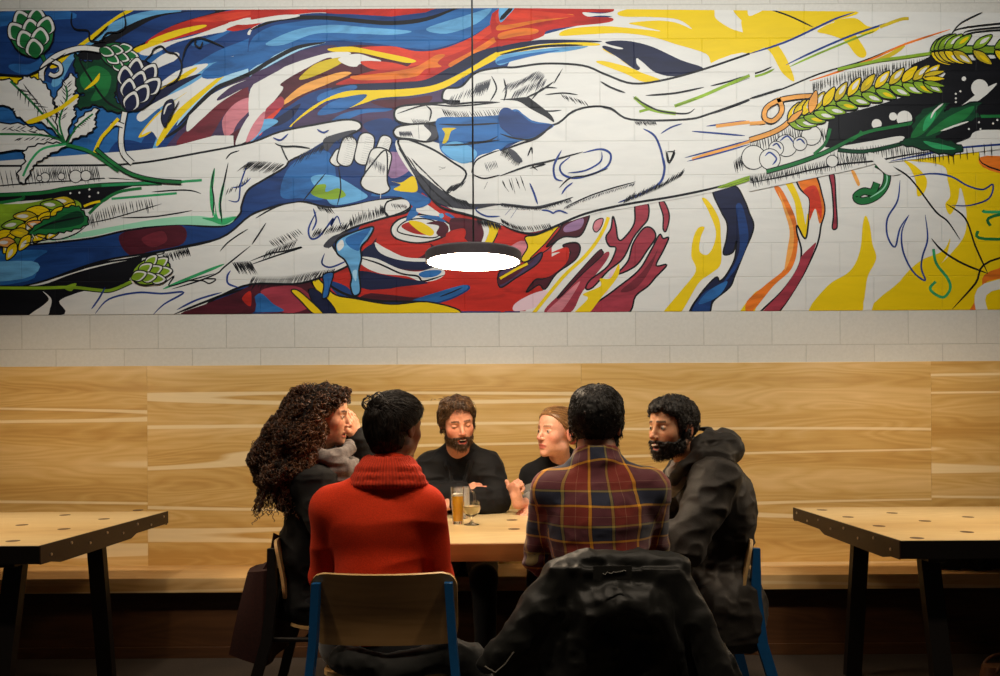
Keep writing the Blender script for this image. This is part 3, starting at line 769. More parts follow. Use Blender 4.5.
parse('''
6 FO W 1.2 440,120 480,60 540,0 545,120 555,155 520,175 480,165 450,150
6 H S 18 9 100 0.5 470,20 540,60
6 L W 3 520,150 518,190
2 H K 30 13 120 0.7 200,610 300,560 340,540
2 H K 24 9 60 0.6 300,540 400,520
2 H K 20 14 140 0.7 0,640 60,640 140,650
2 F S 300,545 380,520 420,518 340,560 305,600 290,570
2 L c 1.3 90,545 120,555 150,530
2 L c 1.3 265,512 290,525 312,515
2 L K 1.4 98,568 130,580 180,580 238,588
2 L K 1.2 120,575 140,620 152,640
# right hands: upper one
0 F W 700,70 750,53 750,99 711,113 690,110
0 F W 396,140 430,140 480,160 500,151 553,124 593,106 640,120 711,113 752,100 752,176 640,205 600,212 560,224 530,232 505,226 480,218 450,208 428,190 405,165
0 FL W 1.7 750,99 711,113 686,119 631,119 611,108 593,106 573,111 553,124.5 520,118 500,116 480,117 450,118 440,121 415,124 398,121 394,113 400,106 428,103 460,101 445,100 442,96 446,88 461,86 476,72 500,67 515,66.7 545,63 583,65 606,74 633,83 666,79 706,68 750,53
2 L K 1.6 765,400 800,412 900,405 994,405
2 L K 1.3 585,450 700,415 820,420 994,405
2 L K 1.2 700,418 720,440 712,480
2 H S 20 11 115 0.7 800,380 900,340 940,330
2 H S 26 14 105 0.6 900,330 960,310
2 L K 1.2 960,300 980,350 955,400
2 H K 30 10 60 0.6 760,430 850,440 994,430
2 H S 12 6 60 0.6 640,470 710,475
3 L K 1.3 15,310 25,360 15,400
3 H S 34 12 125 0.6 30,330 90,310 150,280 180,300
3 H S 24 12 118 0.6 60,360 120,330 190,310
3 F K 0,394 60,388 110,384 130,396 200,452 215,484 180,462 120,430 70,400
3 L K 1.5 100,388 160,360 215,322
3 L K 1.3 125,395 170,350 228,348
3 L K 1.2 180,375 250,368 310,375
3 L K 1.2 130,400 180,438 245,436
3 H K 10 8 50 0.8 240,370 340,400
3 H K 8 10 120 0.8 250,270 230,300
3 L K 1.6 400,322 440,345 500,368
3 L K 1.6 580,378 700,368 812,345
3 L K 1.4 838,340 900,325 994,296
3 T g 3.2 695,420 800,382 900,338 994,298
3 L K 1.3 700,420 780,392
3 L K 1.3 920,336 994,308
3 T g 2.8 535,385 600,432 700,450
3 T g 2 555,442 600,430
3 L K 1.4 530,382 570,408 640,440 740,450 776,430
3 H K 20 5 60 0.6 535,478 620,480
3 L c 1.2 640,530 680,505 725,490
3 L c 1.7 570,510 615,538 642,600 655,676
3 L c 1.4 822,500 900,490 980,478
3 T o 2.6 860,500 940,490 994,484
3 L c 1.4 764,520 860,528 975,538
3 T o 2.6 765,632 870,598 994,560
3 L c 1.2 735,626 870,590 994,555
3 L c 1.2 745,640 870,608 994,572
3 L K 1 665,600 675,640 695,595 675,652
3 L K 1.1 994,398 920,425 840,452
4 L K 1.6 0,390 60,372 130,350
3 H K 18 12 78 0.8 930,640 994,590
# lower hand: thumb side, palm, fingers
2 FO W 1.6 570,520 600,498 700,490 740,505 745,545 700,562 640,552 585,545
2 F S 690,495 740,505 742,545 700,560 720,530
2 L K 1.2 668,492 672,550
2 H S 18 6 70 0.7 590,520 640,520
2 F b 745,470 860,464 994,455 1055,432 1090,455 1130,480 1208,495 1170,525 1120,550 1030,570 994,595 900,640 820,640 760,600 750,540
2 F l 760,590 820,560 900,600 880,640 830,645
2 F y 765,508 820,508 800,520 785,560 765,568 775,530
2 F B 1058,440 1120,485 1205,496 1150,535 1090,540 1040,500
2 L K 1.4 750,492 860,495 994,488
2 L K 1.4 760,576 860,572 994,555
2 L K 1.2 860,565 940,560 985,540
3 L K 1.6 210,492 150,545 80,570 0,600
3 L K 1.5 0,530 60,548 130,550 210,498
3 F B 0,440 40,430 120,500 140,540 60,545 0,500
3 L K 1.2 0,500 50,540
2 FO W 1.6 588,565 620,552 680,572 740,600 800,640 860,690 800,760 700,760 640,660
6 L K 1.8 590,-10 640,70 690,150 740,210 780,235 850,252 930,275 994,292
7 L K 1.8 0,290 60,320 140,332 220,302 340,252 500,215 700,182 870,145 994,105
6 F S 600,10 640,60 700,110 780,170 860,210 994,212 1100,232 994,218 880,235 760,215 690,150
6 F W 690,90 740,140 800,170 900,205 820,170
6 H K 60 9 50 0.7 640,30 720,110 800,180 860,200
6 H K 40 8 50 0.7 620,20 700,130 790,210
6 H K 14 10 130 0.8 800,140 860,120
6 L K 1 750,65 775,72
6 L K 1 752,78 778,66
6 L K 1.1 930,155 945,125
7 F S 0,210 60,215 140,222 220,205 290,186 220,216 145,232 60,224
7 H S 50 4 60 0.6 0,212 140,224 280,190
7 L K 1.3 0,215 140,230 220,212 292,186
7 L K 1.5 0,102 60,80 120,60 200,42 330,6
7 L K 1.2 118,72 180,55 130,60 150,80
6 L c 1.3 905,225 900,240 940,262 994,262
6 F W 900,30 950,10 994,0 994,90 930,110 885,90
6 L K 1.2 880,90 900,40 960,10 994,0
6 L K 1.2 885,95 930,112 994,98
6 H S 8 10 70 0.6 930,50 980,40
7 L c 1.7 245,0 215,60 220,110 250,122
7 L c 1.7 330,10 400,-5 440,15 430,60 380,90 300,110 250,95 240,60 280,25
7 L c 1.3 405,5 400,45 340,80 270,90
7 L K 1.2 235,150 280,110 350,100 430,72
7 L c 1.3 245,175 262,150 290,128
7 L K 1 265,222 360,180 450,150 540,125
7 H S 40 4 120 0.6 262,222 400,170 540,128
7 L c 1.6 118,130 135,170 150,215
7 H K 4 10 70 1.0 5,120 100,100
7 L K 1.2 8,125 35,165
7 L K 1.2 45,110 60,172
7 L K 1.2 80,100 102,160
7 L c 1.2 20,258 45,230
7 L c 1.2 42,270 68,232
7 L c 1.3 165,238 190,240 215,252
7 L c 1.3 208,252 235,240 270,252
7 L c 1.9 638,0 655,60 640,125 580,165 520,190 470,208
7 H K 44 9 -60 0.8 490,212 560,185 640,150 720,105
7 L K 1.2 660,0 672,50 695,10 665,5
7 F g 870,145 994,100 994,120 900,148
7 L K 1.2 880,150 994,112
3 H K 26 9 120 0.6 20,580 90,630
3 F S 30,590 60,600 90,640 60,640
3 L K 1.2 110,620 125,585 128,610
6 H K 30 7 70 0.6 900,270 994,290
7 H K 30 7 60 0.7 0,270 80,300 200,290
# ---- hatched band of the right arm with the black field above it
4 f W 0,560 150,500 310,500 640,400 994,380 994,560 500,650 400,676 0,760
8 f W 0,-20 400,-20 600,0 700,5 500,40 250,75 0,130
8 L K 1.4 0,130 130,105 250,77 370,55 500,42 620,20 740,2
4 L c 1.6 560,640 700,612 850,585 994,555
4 F K 310,505 300,570 320,585 480,560 600,540 640,560 780,575 870,550 930,515 994,500 994,235 820,240 760,200 700,232 640,262 720,275 780,290 700,350 560,400 420,440 330,460
4 H K 34 15 82 0.8 0,560 100,520 200,500 300,510
4 H K 60 13 84 0.8 320,605 500,575 640,580 800,590 994,505
8 H K 70 11 80 0.8 0,100 130,75 300,40 460,10
4 H K 46 10 86 0.7 250,325 400,280 560,250 710,225
4 H K 24 9 86 0.7 400,310 500,285 620,262
4 C W 505,492 570,462 615,470 915,348 852,312 750,363 20 16 31 34 9 7
4 C W 820,372 838,362 820,390 820,405 912,485 918,512 968,490 985,476 872,512 4 4 4 4 4 4 4 4 4
4 C WK 245,537 145,578 200,570 105,590 15,625 80,632 328,640 38 42 26 28 46 40 22
4 L c 1.3 120,560 150,540 176,570
4 L c 1.3 90,580 108,570 124,592
4 L c 1.3 60,620 80,605 106,630 90,655
4 L c 1.3 185,560 202,552 220,572
4 TO G 3.2 66,682 180,650 300,605 450,530 560,505 650,488
4 T G 3 255,612 300,570 320,510
4 T G 2 400,560 430,540 445,520
4 TO D 2.4 350,595 450,602 560,582 640,560
4 T G 3 905,462 994,456
4 T g 2.4 350,275 500,242 620,225 722,210
4 F W 770,460 840,420 920,360 984,330 930,385 850,432
4 FS D 1 600,568 640,540 650,490 690,435 790,404 775,440 800,430 920,403 898,440 915,462 850,490 740,540 800,560 850,592 790,612 690,592
4 F G 640,545 680,480 740,430 780,412 740,470 690,530
4 F G 700,540 780,470 890,420 860,470 780,510
4 F E 700,470 740,440 730,480 690,520
4 F E 690,560 760,572 820,592 740,590
4 L W 1.4 720,470 735,440 770,410
4 L W 1.4 760,520 820,498 870,482
4 F W 470,610 520,620 580,670 600,690 540,690
4 T o 3.6 0,490 40,487 62,484
4 TO o 4.2 0,556 80,530 130,505 160,480 215,435
4 TO o 4.0 250,380 180,385 110,400 65,430 60,468 90,480 120,455 128,425 112,388
# wheat awns
4 L K 1 800,140 840,90 930,45
4 L K 1.1 800,135 870,105 994,66
4 L K 1.1 850,140 900,115 994,88
4 L K 1 830,165 900,125 994,105
''')
ear([tp('4', 715, 205), tp('4', 850, 196), tp('4', 1010, 200)], 9, 24, 4.6, 'gYgygy', 0.62)
ear([tp('4', 150, 488), tp('4', 260, 440), tp('4', 420, 375), tp('4', 600, 330), tp('4', 720, 315)], 13, 23, 4.6, 'YgygYgyg', 0.62)
for k in range(3): petal(*tp('4', 690, 300 + k * 12), R_(-12 + k * 12), 22, 2.6, 'yYg'[k])
petal(*tp('4', 150, 488), R_(-40), 20, 3, 'o'); petal(*tp('4', 240, 450), R_(-75), 24, 4.4, 'o')
# plants at the left
parse('''
1 TO G 2.4 152,190 165,215 180,250
1 FS D 1 300,215 320,240 355,245 400,235 450,270 490,290 470,340 455,370 460,400 500,440 440,440 380,415 320,430 298,410 300,392 340,375 300,360 290,330 312,300 295,270
1 F G 320,300 380,260 440,300 420,380 360,400 380,350 330,350
1 L K 1.6 310,230 350,300 420,400 490,440
1 F Y 335,355 370,320 395,290 390,320 360,345
1 TO W 4.6 165,320 165,280 185,250 235,215 320,190 400,198
1 TO W 3.4 200,240 235,255 240,285 215,300 195,292
1 TO W 4.6 495,445 485,500 480,560 490,610 525,648
1 TO W 3.6 490,500 460,490 440,500
1 T Y 3.4 375,605 400,550 430,515 470,470
1 L K 1.2 285,45 282,90 300,115 350,122 358,160 420,165
1 L K 1.2 490,45 498,100 470,125 425,130 400,160 370,170
1 L K 1.2 430,100 400,130 360,165
1 L K 1.3 565,248 600,215 610,195 640,182 665,205 700,215 722,260 700,318 640,345
1 L K 1.4 722,245 740,185 780,150 830,160 890,186
1 L K 1.4 780,150 775,175 795,188 805,165
1 L K 1.5 0,262 60,300 130,290 190,255 260,210
1 FO N 0.8 640,470 655,410 685,395 690,430 670,470 655,505
1 L W 1.3 650,455 662,420 682,410
1 L K 1 645,495 670,480 690,440 712,400
1 FS W 1.2 0,345 10,315 60,335 95,305 125,308 165,322 195,360 210,410 222,470 255,540 262,570 215,520 150,480 110,485 60,455 55,440 10,420 0,400
1 FS W 1.2 258,570 225,500 228,430 215,400 245,340 285,292 302,350 290,375 312,395 290,430 300,450 275,500
1 FS W 1.2 0,480 40,490 110,500 170,520 250,570 180,572 130,590 60,598 0,602
1 FS W 1.2 262,572 295,520 300,490 340,450 388,430 375,470 378,500 350,530 300,548
1 FS W 1.2 262,578 200,610 180,625 140,650 120,680 90,730 70,690 100,640 95,600 150,575 210,568
1 T G 1.8 265,575 200,490 120,400 40,322
1 T G 1.8 262,572 150,535 0,535
1 T G 1.6 258,570 235,480 265,390 260,340
1 T G 1.4 265,572 300,510 368,452
1 T E 1.8 262,572 170,590 120,640 90,700
1 H K 8 10 8 0.9 60,350 120,400 190,470
1 H K 8 10 95 0.9 70,345 130,395 200,475
1 H K 6 7 150 0.8 20,505 100,500 160,515
1 H K 9 9 60 0.9 90,330 140,390 210,470
1 H K 8 7 20 0.9 30,512 120,520 210,550
1 H K 8 7 -30 0.9 50,560 130,558 200,560
1 H K 9 7 -40 0.8 240,480 262,400 262,330
1 H K 9 7 -130 0.8 240,480 262,400 262,330
1 H K 7 5 30 0.8 300,500 350,460
1 F Y 105,480 180,450 240,420 300,375 305,390 220,450 130,490
1 T G 3.4 262,575 340,595 400,630 470,680
5 TO G 3 380,-5 440,45 520,95 620,120 720,128
''')
hop(*tp('1', 125, 130), 24, 22, R_(-100), 'W', 'G')
hop(*tp('1', 470, 222), 19, 13, R_(20), 'W', 'G')
hop(*tp('1', 545, 340), 26, 20, R_(-70), 'W', 'N')
hop(*tp('5', 600, 482), 20, 13, R_(-20), 'W', 'g')
mural = mesh_np('mural', MU.V, MU.T, M['paint'], None, False, {'paint': MU.Cc})
tag(mural, 'long colourful mural of drawn hands, hops, grain and flowing paint on the block wall', 'mural')
# ================================================================== tables
TZ = 0.81; TN = 3.10; TF = 4.262; TT = 0.072
def dark_disc_mat(): return plain('dark_plug', '#4a2f1c', 0.5, 0, 60, 0.2)
M['plug'] = dark_disc_mat()
def table(x0, x1, label, steel=True, plugs=()):
    cx, cy = (x0 + x1) / 2, (TN + TF) / 2
    t = empty('dining_table', (cx, cy, 0)); tag(t, label, 'table', 'heavy wooden tables in a row')
    L = lambda x, y, z: (x - cx, y - cy, z)
    b = MB(); b.box(L(x0 + 0.006, TN + 0.006, TZ - TT + 0.004), L(x1 - 0.006, TF - 0.006, TZ), bev=0.003)
    top = b.build('tabletop', M['table'], t)
    if steel:
        # steel plates on the two ends, deeper in the middle, and dark side rails
        for e, xx in ((-1, x0), (1, x1)):
            prof = [(TN, TZ), (TF, TZ), (TF, TZ - 0.064), (TF - 0.36, TZ - 0.066), (TF - 0.42, TZ - 0.084), (TN + 0.14, TZ - 0.088), (TN + 0.07, TZ - 0.074), (TN, TZ - 0.074)]
            b = MB(); b.prism(prof, lambda p, k, xx=xx, e=e: L(xx - e * 0.005 * k, p[0], p[1]))
            pl = b.build('end_plate', M['brown_steel'], t)
            n = 8
            for k in range(n):
                yy = TN + 0.07 + (TF - TN - 0.13) * k / (n - 1)
                zz = TZ - (0.022 if k % 2 else 0.045)
                bo = MB(); bo.tube([L(xx - e * 0.002, yy, zz), L(xx + e * 0.004, yy, zz)], 0.006, 10); bo.build('bolt', M['bolt'], pl)
        for e, yy in ((-1, TN), (1, TF)):
            b = MB(); b.box(L(x0 + 0.006, min(yy, yy - e * 0.0055), TZ - TT), L(x1 - 0.006, max(yy, yy - e * 0.0055), TZ - 0.002))
            b.build('side_rail', M['black_steel'], t)
    else:
        b = MB(); b.box(L(x0, TN, TZ - TT), L(x1, TN + 0.0055, TZ - 0.003), bev=0.001, seg=1); b.build('edge_board', M['table_edge'], t)
        b = MB(); b.box(L(x1 - 0.0055, TN + 0.006, TZ - TT), L(x1, TF, TZ - 0.003), bev=0.001, seg=1); b.build('edge_board', M['table_edge'], t)
        b = MB(); b.box(L(x0, TN + 0.006, TZ - TT), L(x0 + 0.0055, TF, TZ - 0.003), bev=0.001, seg=1); b.build('edge_board', M['table_edge'], t)
    for (px, py) in plugs:
        q = pt(px, py, 1.0); d = (EYE - TZ) / (EYE - q.z)
        x, y = q.x * d, d
        b = MB(); b.lathe([(0.0, TZ - 0.002), (0.026, TZ - 0.002), (0.026, TZ + 0.0006), (0.0, TZ + 0.0006)], L(x, y, 0), 24)
        b.build('dark_plug', M['plug'], top)
    # splayed flat legs and the beams they hold
    for xx in (x0 + 0.20, x1 - 0.20):
        bm_ = MB(); bm_.box(L(xx - 0.035, TN + 0.10, TZ - TT - 0.032), L(xx + 0.035, TF - 0.10, TZ - TT + 0.002), bev=0.003); bm_.build('cross_beam', M['black_steel'], t)
        for (ya, yb) in ((TN + 0.17, TN + 0.02), (TF - 0.36, TF - 0.26)):
            b = MB()
            prof = [(ya - 0.02, TZ - TT - 0.03), (ya + 0.02, TZ - TT - 0.03), (yb + 0.02, 0.0), (yb - 0.02, 0.0)]
            b.prism(prof, lambda p, k, xx=xx: L(xx - 0.038 + 0.076 * k, p[0], p[1])); b.build('leg', M['black_steel'], t)
    b = MB(); b.box(L(x0 + 0.16, cy - 0.03, 0.30), L(x1 - 0.16, cy + 0.03, 0.36), bev=0.004) if False else b.box(L(x0 + 0.236, cy - 0.03, TZ - TT - 0.05), L(x1 - 0.236, cy + 0.03, TZ - TT - 0.004), bev=0.004)
    b.build('long_beam', M['black_steel'], t)
    return t
table(-0.665, 0.662, 'bare wooden table in the middle with people seated around it under the lit lamp', False, ((514, 529), (512, 520), (560, 520), (600, 529)))
table(-3.15, -1.818, 'empty wood and black steel table cut off at the left edge of the view', True, ((13, 541), (64, 529), (22, 525), (104, 519), (65, 515), (138, 510), (-30, 520), (-60, 540)))
table(1.51, 2.85, 'empty wood and black steel table at the right of the seated group', True, ((917, 538), (967, 532), (879, 526), (968, 517), (925, 521), (892, 513), (848, 517), (822, 510), (1010, 540), (1020, 520)))

# ================================================================== pendant lamps
m, nt, bb = new_mat('lamp_diffuser'); bb.inputs['Base Color'].default_value = (0.9, 0.88, 0.82, 1)
bb.inputs['Emission Color'].default_value = srgb('#ffe4c2'); bb.inputs['Emission Strength'].default_value = 52.0
M['diffuser'] = m
M['lamp_metal'] = plain('lamp_metal', '#57535a', 0.5, 0.1, 60, 0.1)
def pendant(x, y, label):
    t = empty('pendant_lamp', (x, y, 4.4)); tag(t, label, 'lamp', 'round disc pendant lamps over the tables')
    z0 = EYE + (PY - 262.5) * 3.4 / F - 4.4; R0 = 0.203
    b = MB(); b.lathe([(R0 - 0.004, z0 + 0.002), (R0, z0), (R0 + 0.001, z0 + 0.038), (R0 - 0.006, z0 + 0.046), (0.03, z0 + 0.05), (0.02, z0 + 0.07), (0.0, z0 + 0.07), (0, z0 + 0.046), (R0 - 0.012, z0 + 0.040), (R0 - 0.008, z0 + 0.006)], n=72)
    b.build('shade', M['lamp_metal'], t, angle=40)
    b = MB(); b.lathe([(0, z0 - 0.006), (R0 * 0.6, z0 - 0.004), (R0 - 0.009, z0 + 0.001), (R0 - 0.009, z0 + 0.004), (0, z0 + 0.004)], n=72); b.build('diffuser', M['diffuser'], t, smooth=False)
    b = MB(); b.tube([(0, 0, z0 + 0.068), (0, 0, -0.03)], 0.0038, 8); b.build('cord', M['black'], t)
    b = MB(); b.lathe([(0, -0.035), (0.05, -0.035), (0.06, -0.03), (0.06, -0.001), (0, -0.001)]); b.build('ceiling_rose', M['lamp_metal'], t)
    return t
lx = pt(473.5, 262.5, 3.4).x
pendant(lx, 3.4, 'lit round disc pendant lamp hanging on a black cord over the middle table')
pendant(lx - 2.5, 3.4, 'round disc pendant lamp over the empty table at the left')
pendant(lx + 2.5, 3.4, 'round disc pendant lamp over the empty table at the right')

# ================================================================== chairs
M['ply'] = wood_mat('chair_plywood', ('#8f6a3c', '#a88150', '#b88f5c'), 0, axis='X', seed=1.9, rough=0.4)
M['ply_edge'] = plain('plywood_edge', '#c9a46c', 0.5, 0, 40, 0.15)
M['blue_steel'] = plain('blue_steel', '#0f5288', 0.42, 0.1, 60, 0.06)
def ply_shell(prof, halfw, curve, th, wfun, n=18, nz=14, rnd=0.06):
    """sheet swept along a (f, z) profile, curved across, corners rounded by wfun"""
    b = MB(); P = smooth_pts([tuple(p) for p in prof], False, 6)
    L = [0]
    for a, c_ in zip(P[:-1], P[1:]): L.append(L[-1] + math.dist(a, c_))
    front = []; back = []
    for i, p in enumerate(P):
        t = L[i] / L[-1]; a = P[max(i - 1, 0)]; c_ = P[min(i + 1, len(P) - 1)]
        tx, tz = c_[0] - a[0], c_[1] - a[1]; l = math.hypot(tx, tz); nx, nz_ = -tz / l, tx / l
        w_ = halfw * wfun(t)
        rf = []; rb = []
        for k in range(n + 1):
            u = -1 + 2 * k / n; x = u * w_; cv = curve(t) * (u * w_ / halfw) ** 2
            rf.append(Vector((x, p[0] + nx * cv, p[1] + nz_ * cv)))
            rb.append(Vector((x, p[0] + nx * (cv + th), p[1] + nz_ * (cv + th))))
        front.append(rf); back.append(rb)
    bm = b.bm
    vf = [[bm.verts.new(v) for v in r] for r in front]; vb = [[bm.verts.new(v) for v in r] for r in back]
    ni, nj = len(vf), n + 1
    for i in range(ni - 1):
        for j in range(n):
            bm.faces.new((vf[i][j], vf[i][j + 1], vf[i + 1][j + 1], vf[i + 1][j]))
            bm.faces.new((vb[i][j], vb[i + 1][j], vb[i + 1][j + 1], vb[i][j + 1]))
    def rim(a, c_): 
        f = bm.faces.new((a[0], a[1], c_[1], c_[0])); f.material_index = 1
    for j in range(n):
        rim((vf[0][j], vf[0][j + 1]), (vb[0][j], vb[0][j + 1])); rim((vf[-1][j + 1], vf[-1][j]), (vb[-1][j + 1], vb[-1][j]))
    for i in range(ni - 1):
        rim((vf[i + 1][0], vf[i][0]), (vb[i + 1][0], vb[i][0])); rim((vf[i][-1], vf[i + 1][-1]), (vb[i][-1], vb[i + 1][-1]))
    return b
def corner(t, r=0.18, d=0.16, lo=0.0):
    e = 1.0
    if t > 1 - r: q = (t - (1 - r)) / r; e = 1 - d * (1 - math.sqrt(max(0, 1 - q * q)))
    if t < r and lo: q = (r - t) / r; e = min(e, 1 - lo * (1 - math.sqrt(max(0, 1 - q * q))))
    return e
def chair(loc, rz, label, steel, group=None):
    t = empty('plywood_chair', loc, rz); tag(t, label, 'chair', 'plywood chairs around the middle table')
    # local: +Y is the way the sitter faces
    b = ply_shell([(-0.225, 0.583), (-0.232, 0.66), (-0.247, 0.74), (-0.262, 0.812)], 0.230, lambda q: -0.026, 0.012, lambda q: corner(q, 0.22, 0.2, 0.14))
    # profile runs upwards, so its normal looks back; curve the wings forward
    for v in b.bm.verts: pass
    bk = b.build('backrest', [M['ply'], M['ply_edge']], t, angle=35)
    bk.scale = (1, 1, 1)
    b = ply_shell([(-0.20, 0.462), (-0.12, 0.448), (0.02, 0.444), (0.14, 0.450), (0.205, 0.438)], 0.215, lambda q: 0.018, 0.012, lambda q: corner(q, 0.25, 0.2, 0.2))
    b.build('seat', [M['ply'], M['ply_edge']], t, angle=35)
    for s in (-1, 1):
        # rear leg: flat bar running up behind the backrest
        b = MB(); pts = [(s * 0.205, -0.258, 0.785), (s * 0.216, -0.250, 0.60), (s * 0.232, -0.266, 0.43), (s * 0.285, -0.385, 0.0)]
        rings = []
        for (x, y, z), wd in zip(pts, (0.018, 0.026, 0.028, 0.026)):
            rings.append([Vector((x - 0.0125, y - wd, z)), Vector((x + 0.0125, y - wd, z)), Vector((x + 0.0125, y + wd * 0.55, z)), Vector((x - 0.0125, y + wd * 0.55, z))])
        b.loft(rings); b.build('leg', steel, t, angle=30)
        b = MB(); rings = []
        for (x, y, z), wd in zip([(s * 0.19, 0.165, 0.436), (s * 0.215, 0.20, 0.25), (s * 0.235, 0.225, 0.0)], (0.024, 0.022, 0.016)):
            rings.append([Vector((x - 0.012, y - wd, z)), Vector((x + 0.012, y - wd, z)), Vector((x + 0.012, y + wd, z)), Vector((x - 0.012, y + wd, z))])
        b.loft(rings); b.build('leg', steel, t, angle=30)
        b = MB(); b.tube([(s * 0.214, -0.25, 0.427), (s * 0.20, -0.05, 0.424), (s * 0.19, 0.165, 0.424)], 0.01, 10); b.build('seat_rail', steel, t, smooth=True)
    for y in (-0.13, 0.12):
        b = MB(); b.tube([(-0.2, y, 0.424), (0, y, 0.43), (0.2, y, 0.424)], 0.009, 10); b.build('stretcher', steel, t, smooth=True)
    return t
CH = {}
CH['rw'] = chair((-0.395, 2.74, 0), 0, 'plywood chair with blue legs under the person in the red sweater', M['blue_steel'], None)
CH['pm'] = chair((0.345, 2.76, 0), 0, 'plywood chair under the plaid shirted person, its back covered by a dark parka', M['blue_steel'], None)
CH['rm'] = chair((0.69, 3.30, 0), R_(90), 'plywood chair with blue legs under the bearded person in the grey jacket', M['blue_steel'], None)
CH['cw'] = chair((-0.678, 3.36, 0), R_(-90), 'plywood chair with dark frame under the person with long curly hair', M['black_steel'], None)

# ================================================================== glasses on the table
m, nt, bb = new_mat('clear_glass'); bb.inputs['Base Color'].default_value = (0.98, 1, 0.99, 1); bb.inputs['Roughness'].default_value = 0.02
bb.inputs['Transmission Weight'].default_value = 1; bb.inputs['IOR'].default_value = 1.45; M['glass'] = m
m, nt, bb = new_mat('thick_glass'); bb.inputs['Base Color'].default_value = (0.9, 0.88, 0.84, 1); bb.inputs['Roughness'].default_value = 0.06
bb.inputs['Transmission Weight'].default_value = 0.8; bb.inputs['IOR'].default_value = 1.5; M['mug_glass'] = m
def liquid(name, col, tr=0.6):
    m, nt, bb = new_mat(name); bb.inputs['Base Color'].default_value = srgb(col); bb.inputs['Roughness'].default_value = 0.1
    bb.inputs['Transmission Weight'].default_value = tr; bb.inputs['IOR'].default_value = 1.33; return m
M['amber'] = liquid('amber_beer', '#ffb524', 0.0); M['pale'] = liquid('pale_beer', '#fbeab4', 0.6)
M['foam'] = plain('beer_foam', '#f2ead8', 0.8)
def on_table(px, py):
    q = pt(px, py, 1.0); d = (EYE - TZ) / (EYE - q.z); return Vector((q.x * d, d, TZ + 0.0008))
p = on_table(458, 524)
t = empty('beer_glass', p); tag(t, 'tall straight glass of amber beer beside the red sweater', 'glass')
b = MB(); b.lathe([(0, 0), (0.024, 0), (0.025, 0.004), (0.0285, 0.165), (0.029, 0.17), (0.027, 0.17), (0.0267, 0.165), (0.0233, 0.014), (0, 0.012)], n=40); b.build('glass_body', M['glass'], t, angle=40)
b = MB(); b.lathe([(0, 0.0125), (0.0231, 0.0145), (0.0258, 0.128), (0, 0.128)], n=40); b.build('beer', M['amber'], t, angle=40)
b = MB(); b.lathe([(0, 0.1282), (0.0258, 0.1282), (0.0261, 0.138), (0, 0.14)], n=40); b.build('foam', M['foam'], t, angle=40)
p = on_table(471.5, 525)
t = empty('beer_glass', p); tag(t, 'round stemmed snifter glass half full of pale beer', 'glass')
b = MB(); b.lathe([(0, 0), (0.034, 0), (0.035, 0.002), (0.012, 0.009), (0.0055, 0.016), (0.0075, 0.028), (0.0055, 0.034), (0.022, 0.042), (0.036, 0.056), (0.0415, 0.074), (0.040, 0.092), (0.0365, 0.106), (0.0348, 0.106), (0.0382, 0.092), (0.0397, 0.074), (0.0342, 0.058), (0.021, 0.0455), (0, 0.042)], n=48); b.build('glass_body', M['glass'], t, angle=40)
b = MB(); b.lathe([(0, 0.0425), (0.0205, 0.0462), (0.0338, 0.0585), (0.0393, 0.074), (0.0388, 0.086), (0, 0.086)], n=48); b.build('beer', M['pale'], t, angle=40)
p = on_table(460.5, 518.6)
t = empty('glass_mug', p); tag(t, 'empty dimpled glass mug behind the amber beer', 'mug')
b = MB()
prof = [(0, 0), (0.034, 0), (0.037, 0.006), (0.036, 0.02), (0.043, 0.05), (0.0465, 0.09), (0.0465, 0.14), (0.0475, 0.152), (0.0425, 0.152), (0.0410, 0.14), (0.0410, 0.09), (0.0375, 0.05), (0.031, 0.024), (0, 0.02)]
b.lathe(prof, n=60)
for v in b.bm.verts:       # dimples pressed into the wall
    r = math.hypot(v.co.x, v.co.y)
    if r > 0.03 and 0.03 < v.co.z < 0.13:
        a = math.atan2(v.co.y, v.co.x); k = 1 - 0.12 * max(0, math.cos(a * 10)) * math.sin((v.co.z - 0.03) / 0.1 * math.pi)
        v.co.x *= k; v.co.y *= k
mug = b.build('glass_body', M['mug_glass'], t, angle=50)
b = MB(); b.tube(smooth_pts([(0.043, 0.13), (0.075, 0.132), (0.088, 0.105), (0.083, 0.06), (0.062, 0.035), (0.039, 0.04)], False, 4) and [(x * 0.8, x * 0.6, z) for x, z in smooth_pts([(0.046, 0.128), (0.070, 0.13), (0.084, 0.105), (0.080, 0.06), (0.060, 0.038), (0.042, 0.045)], False, 4)], 0.006, 10); b.build('handle', M['glass'], t, smooth=True)

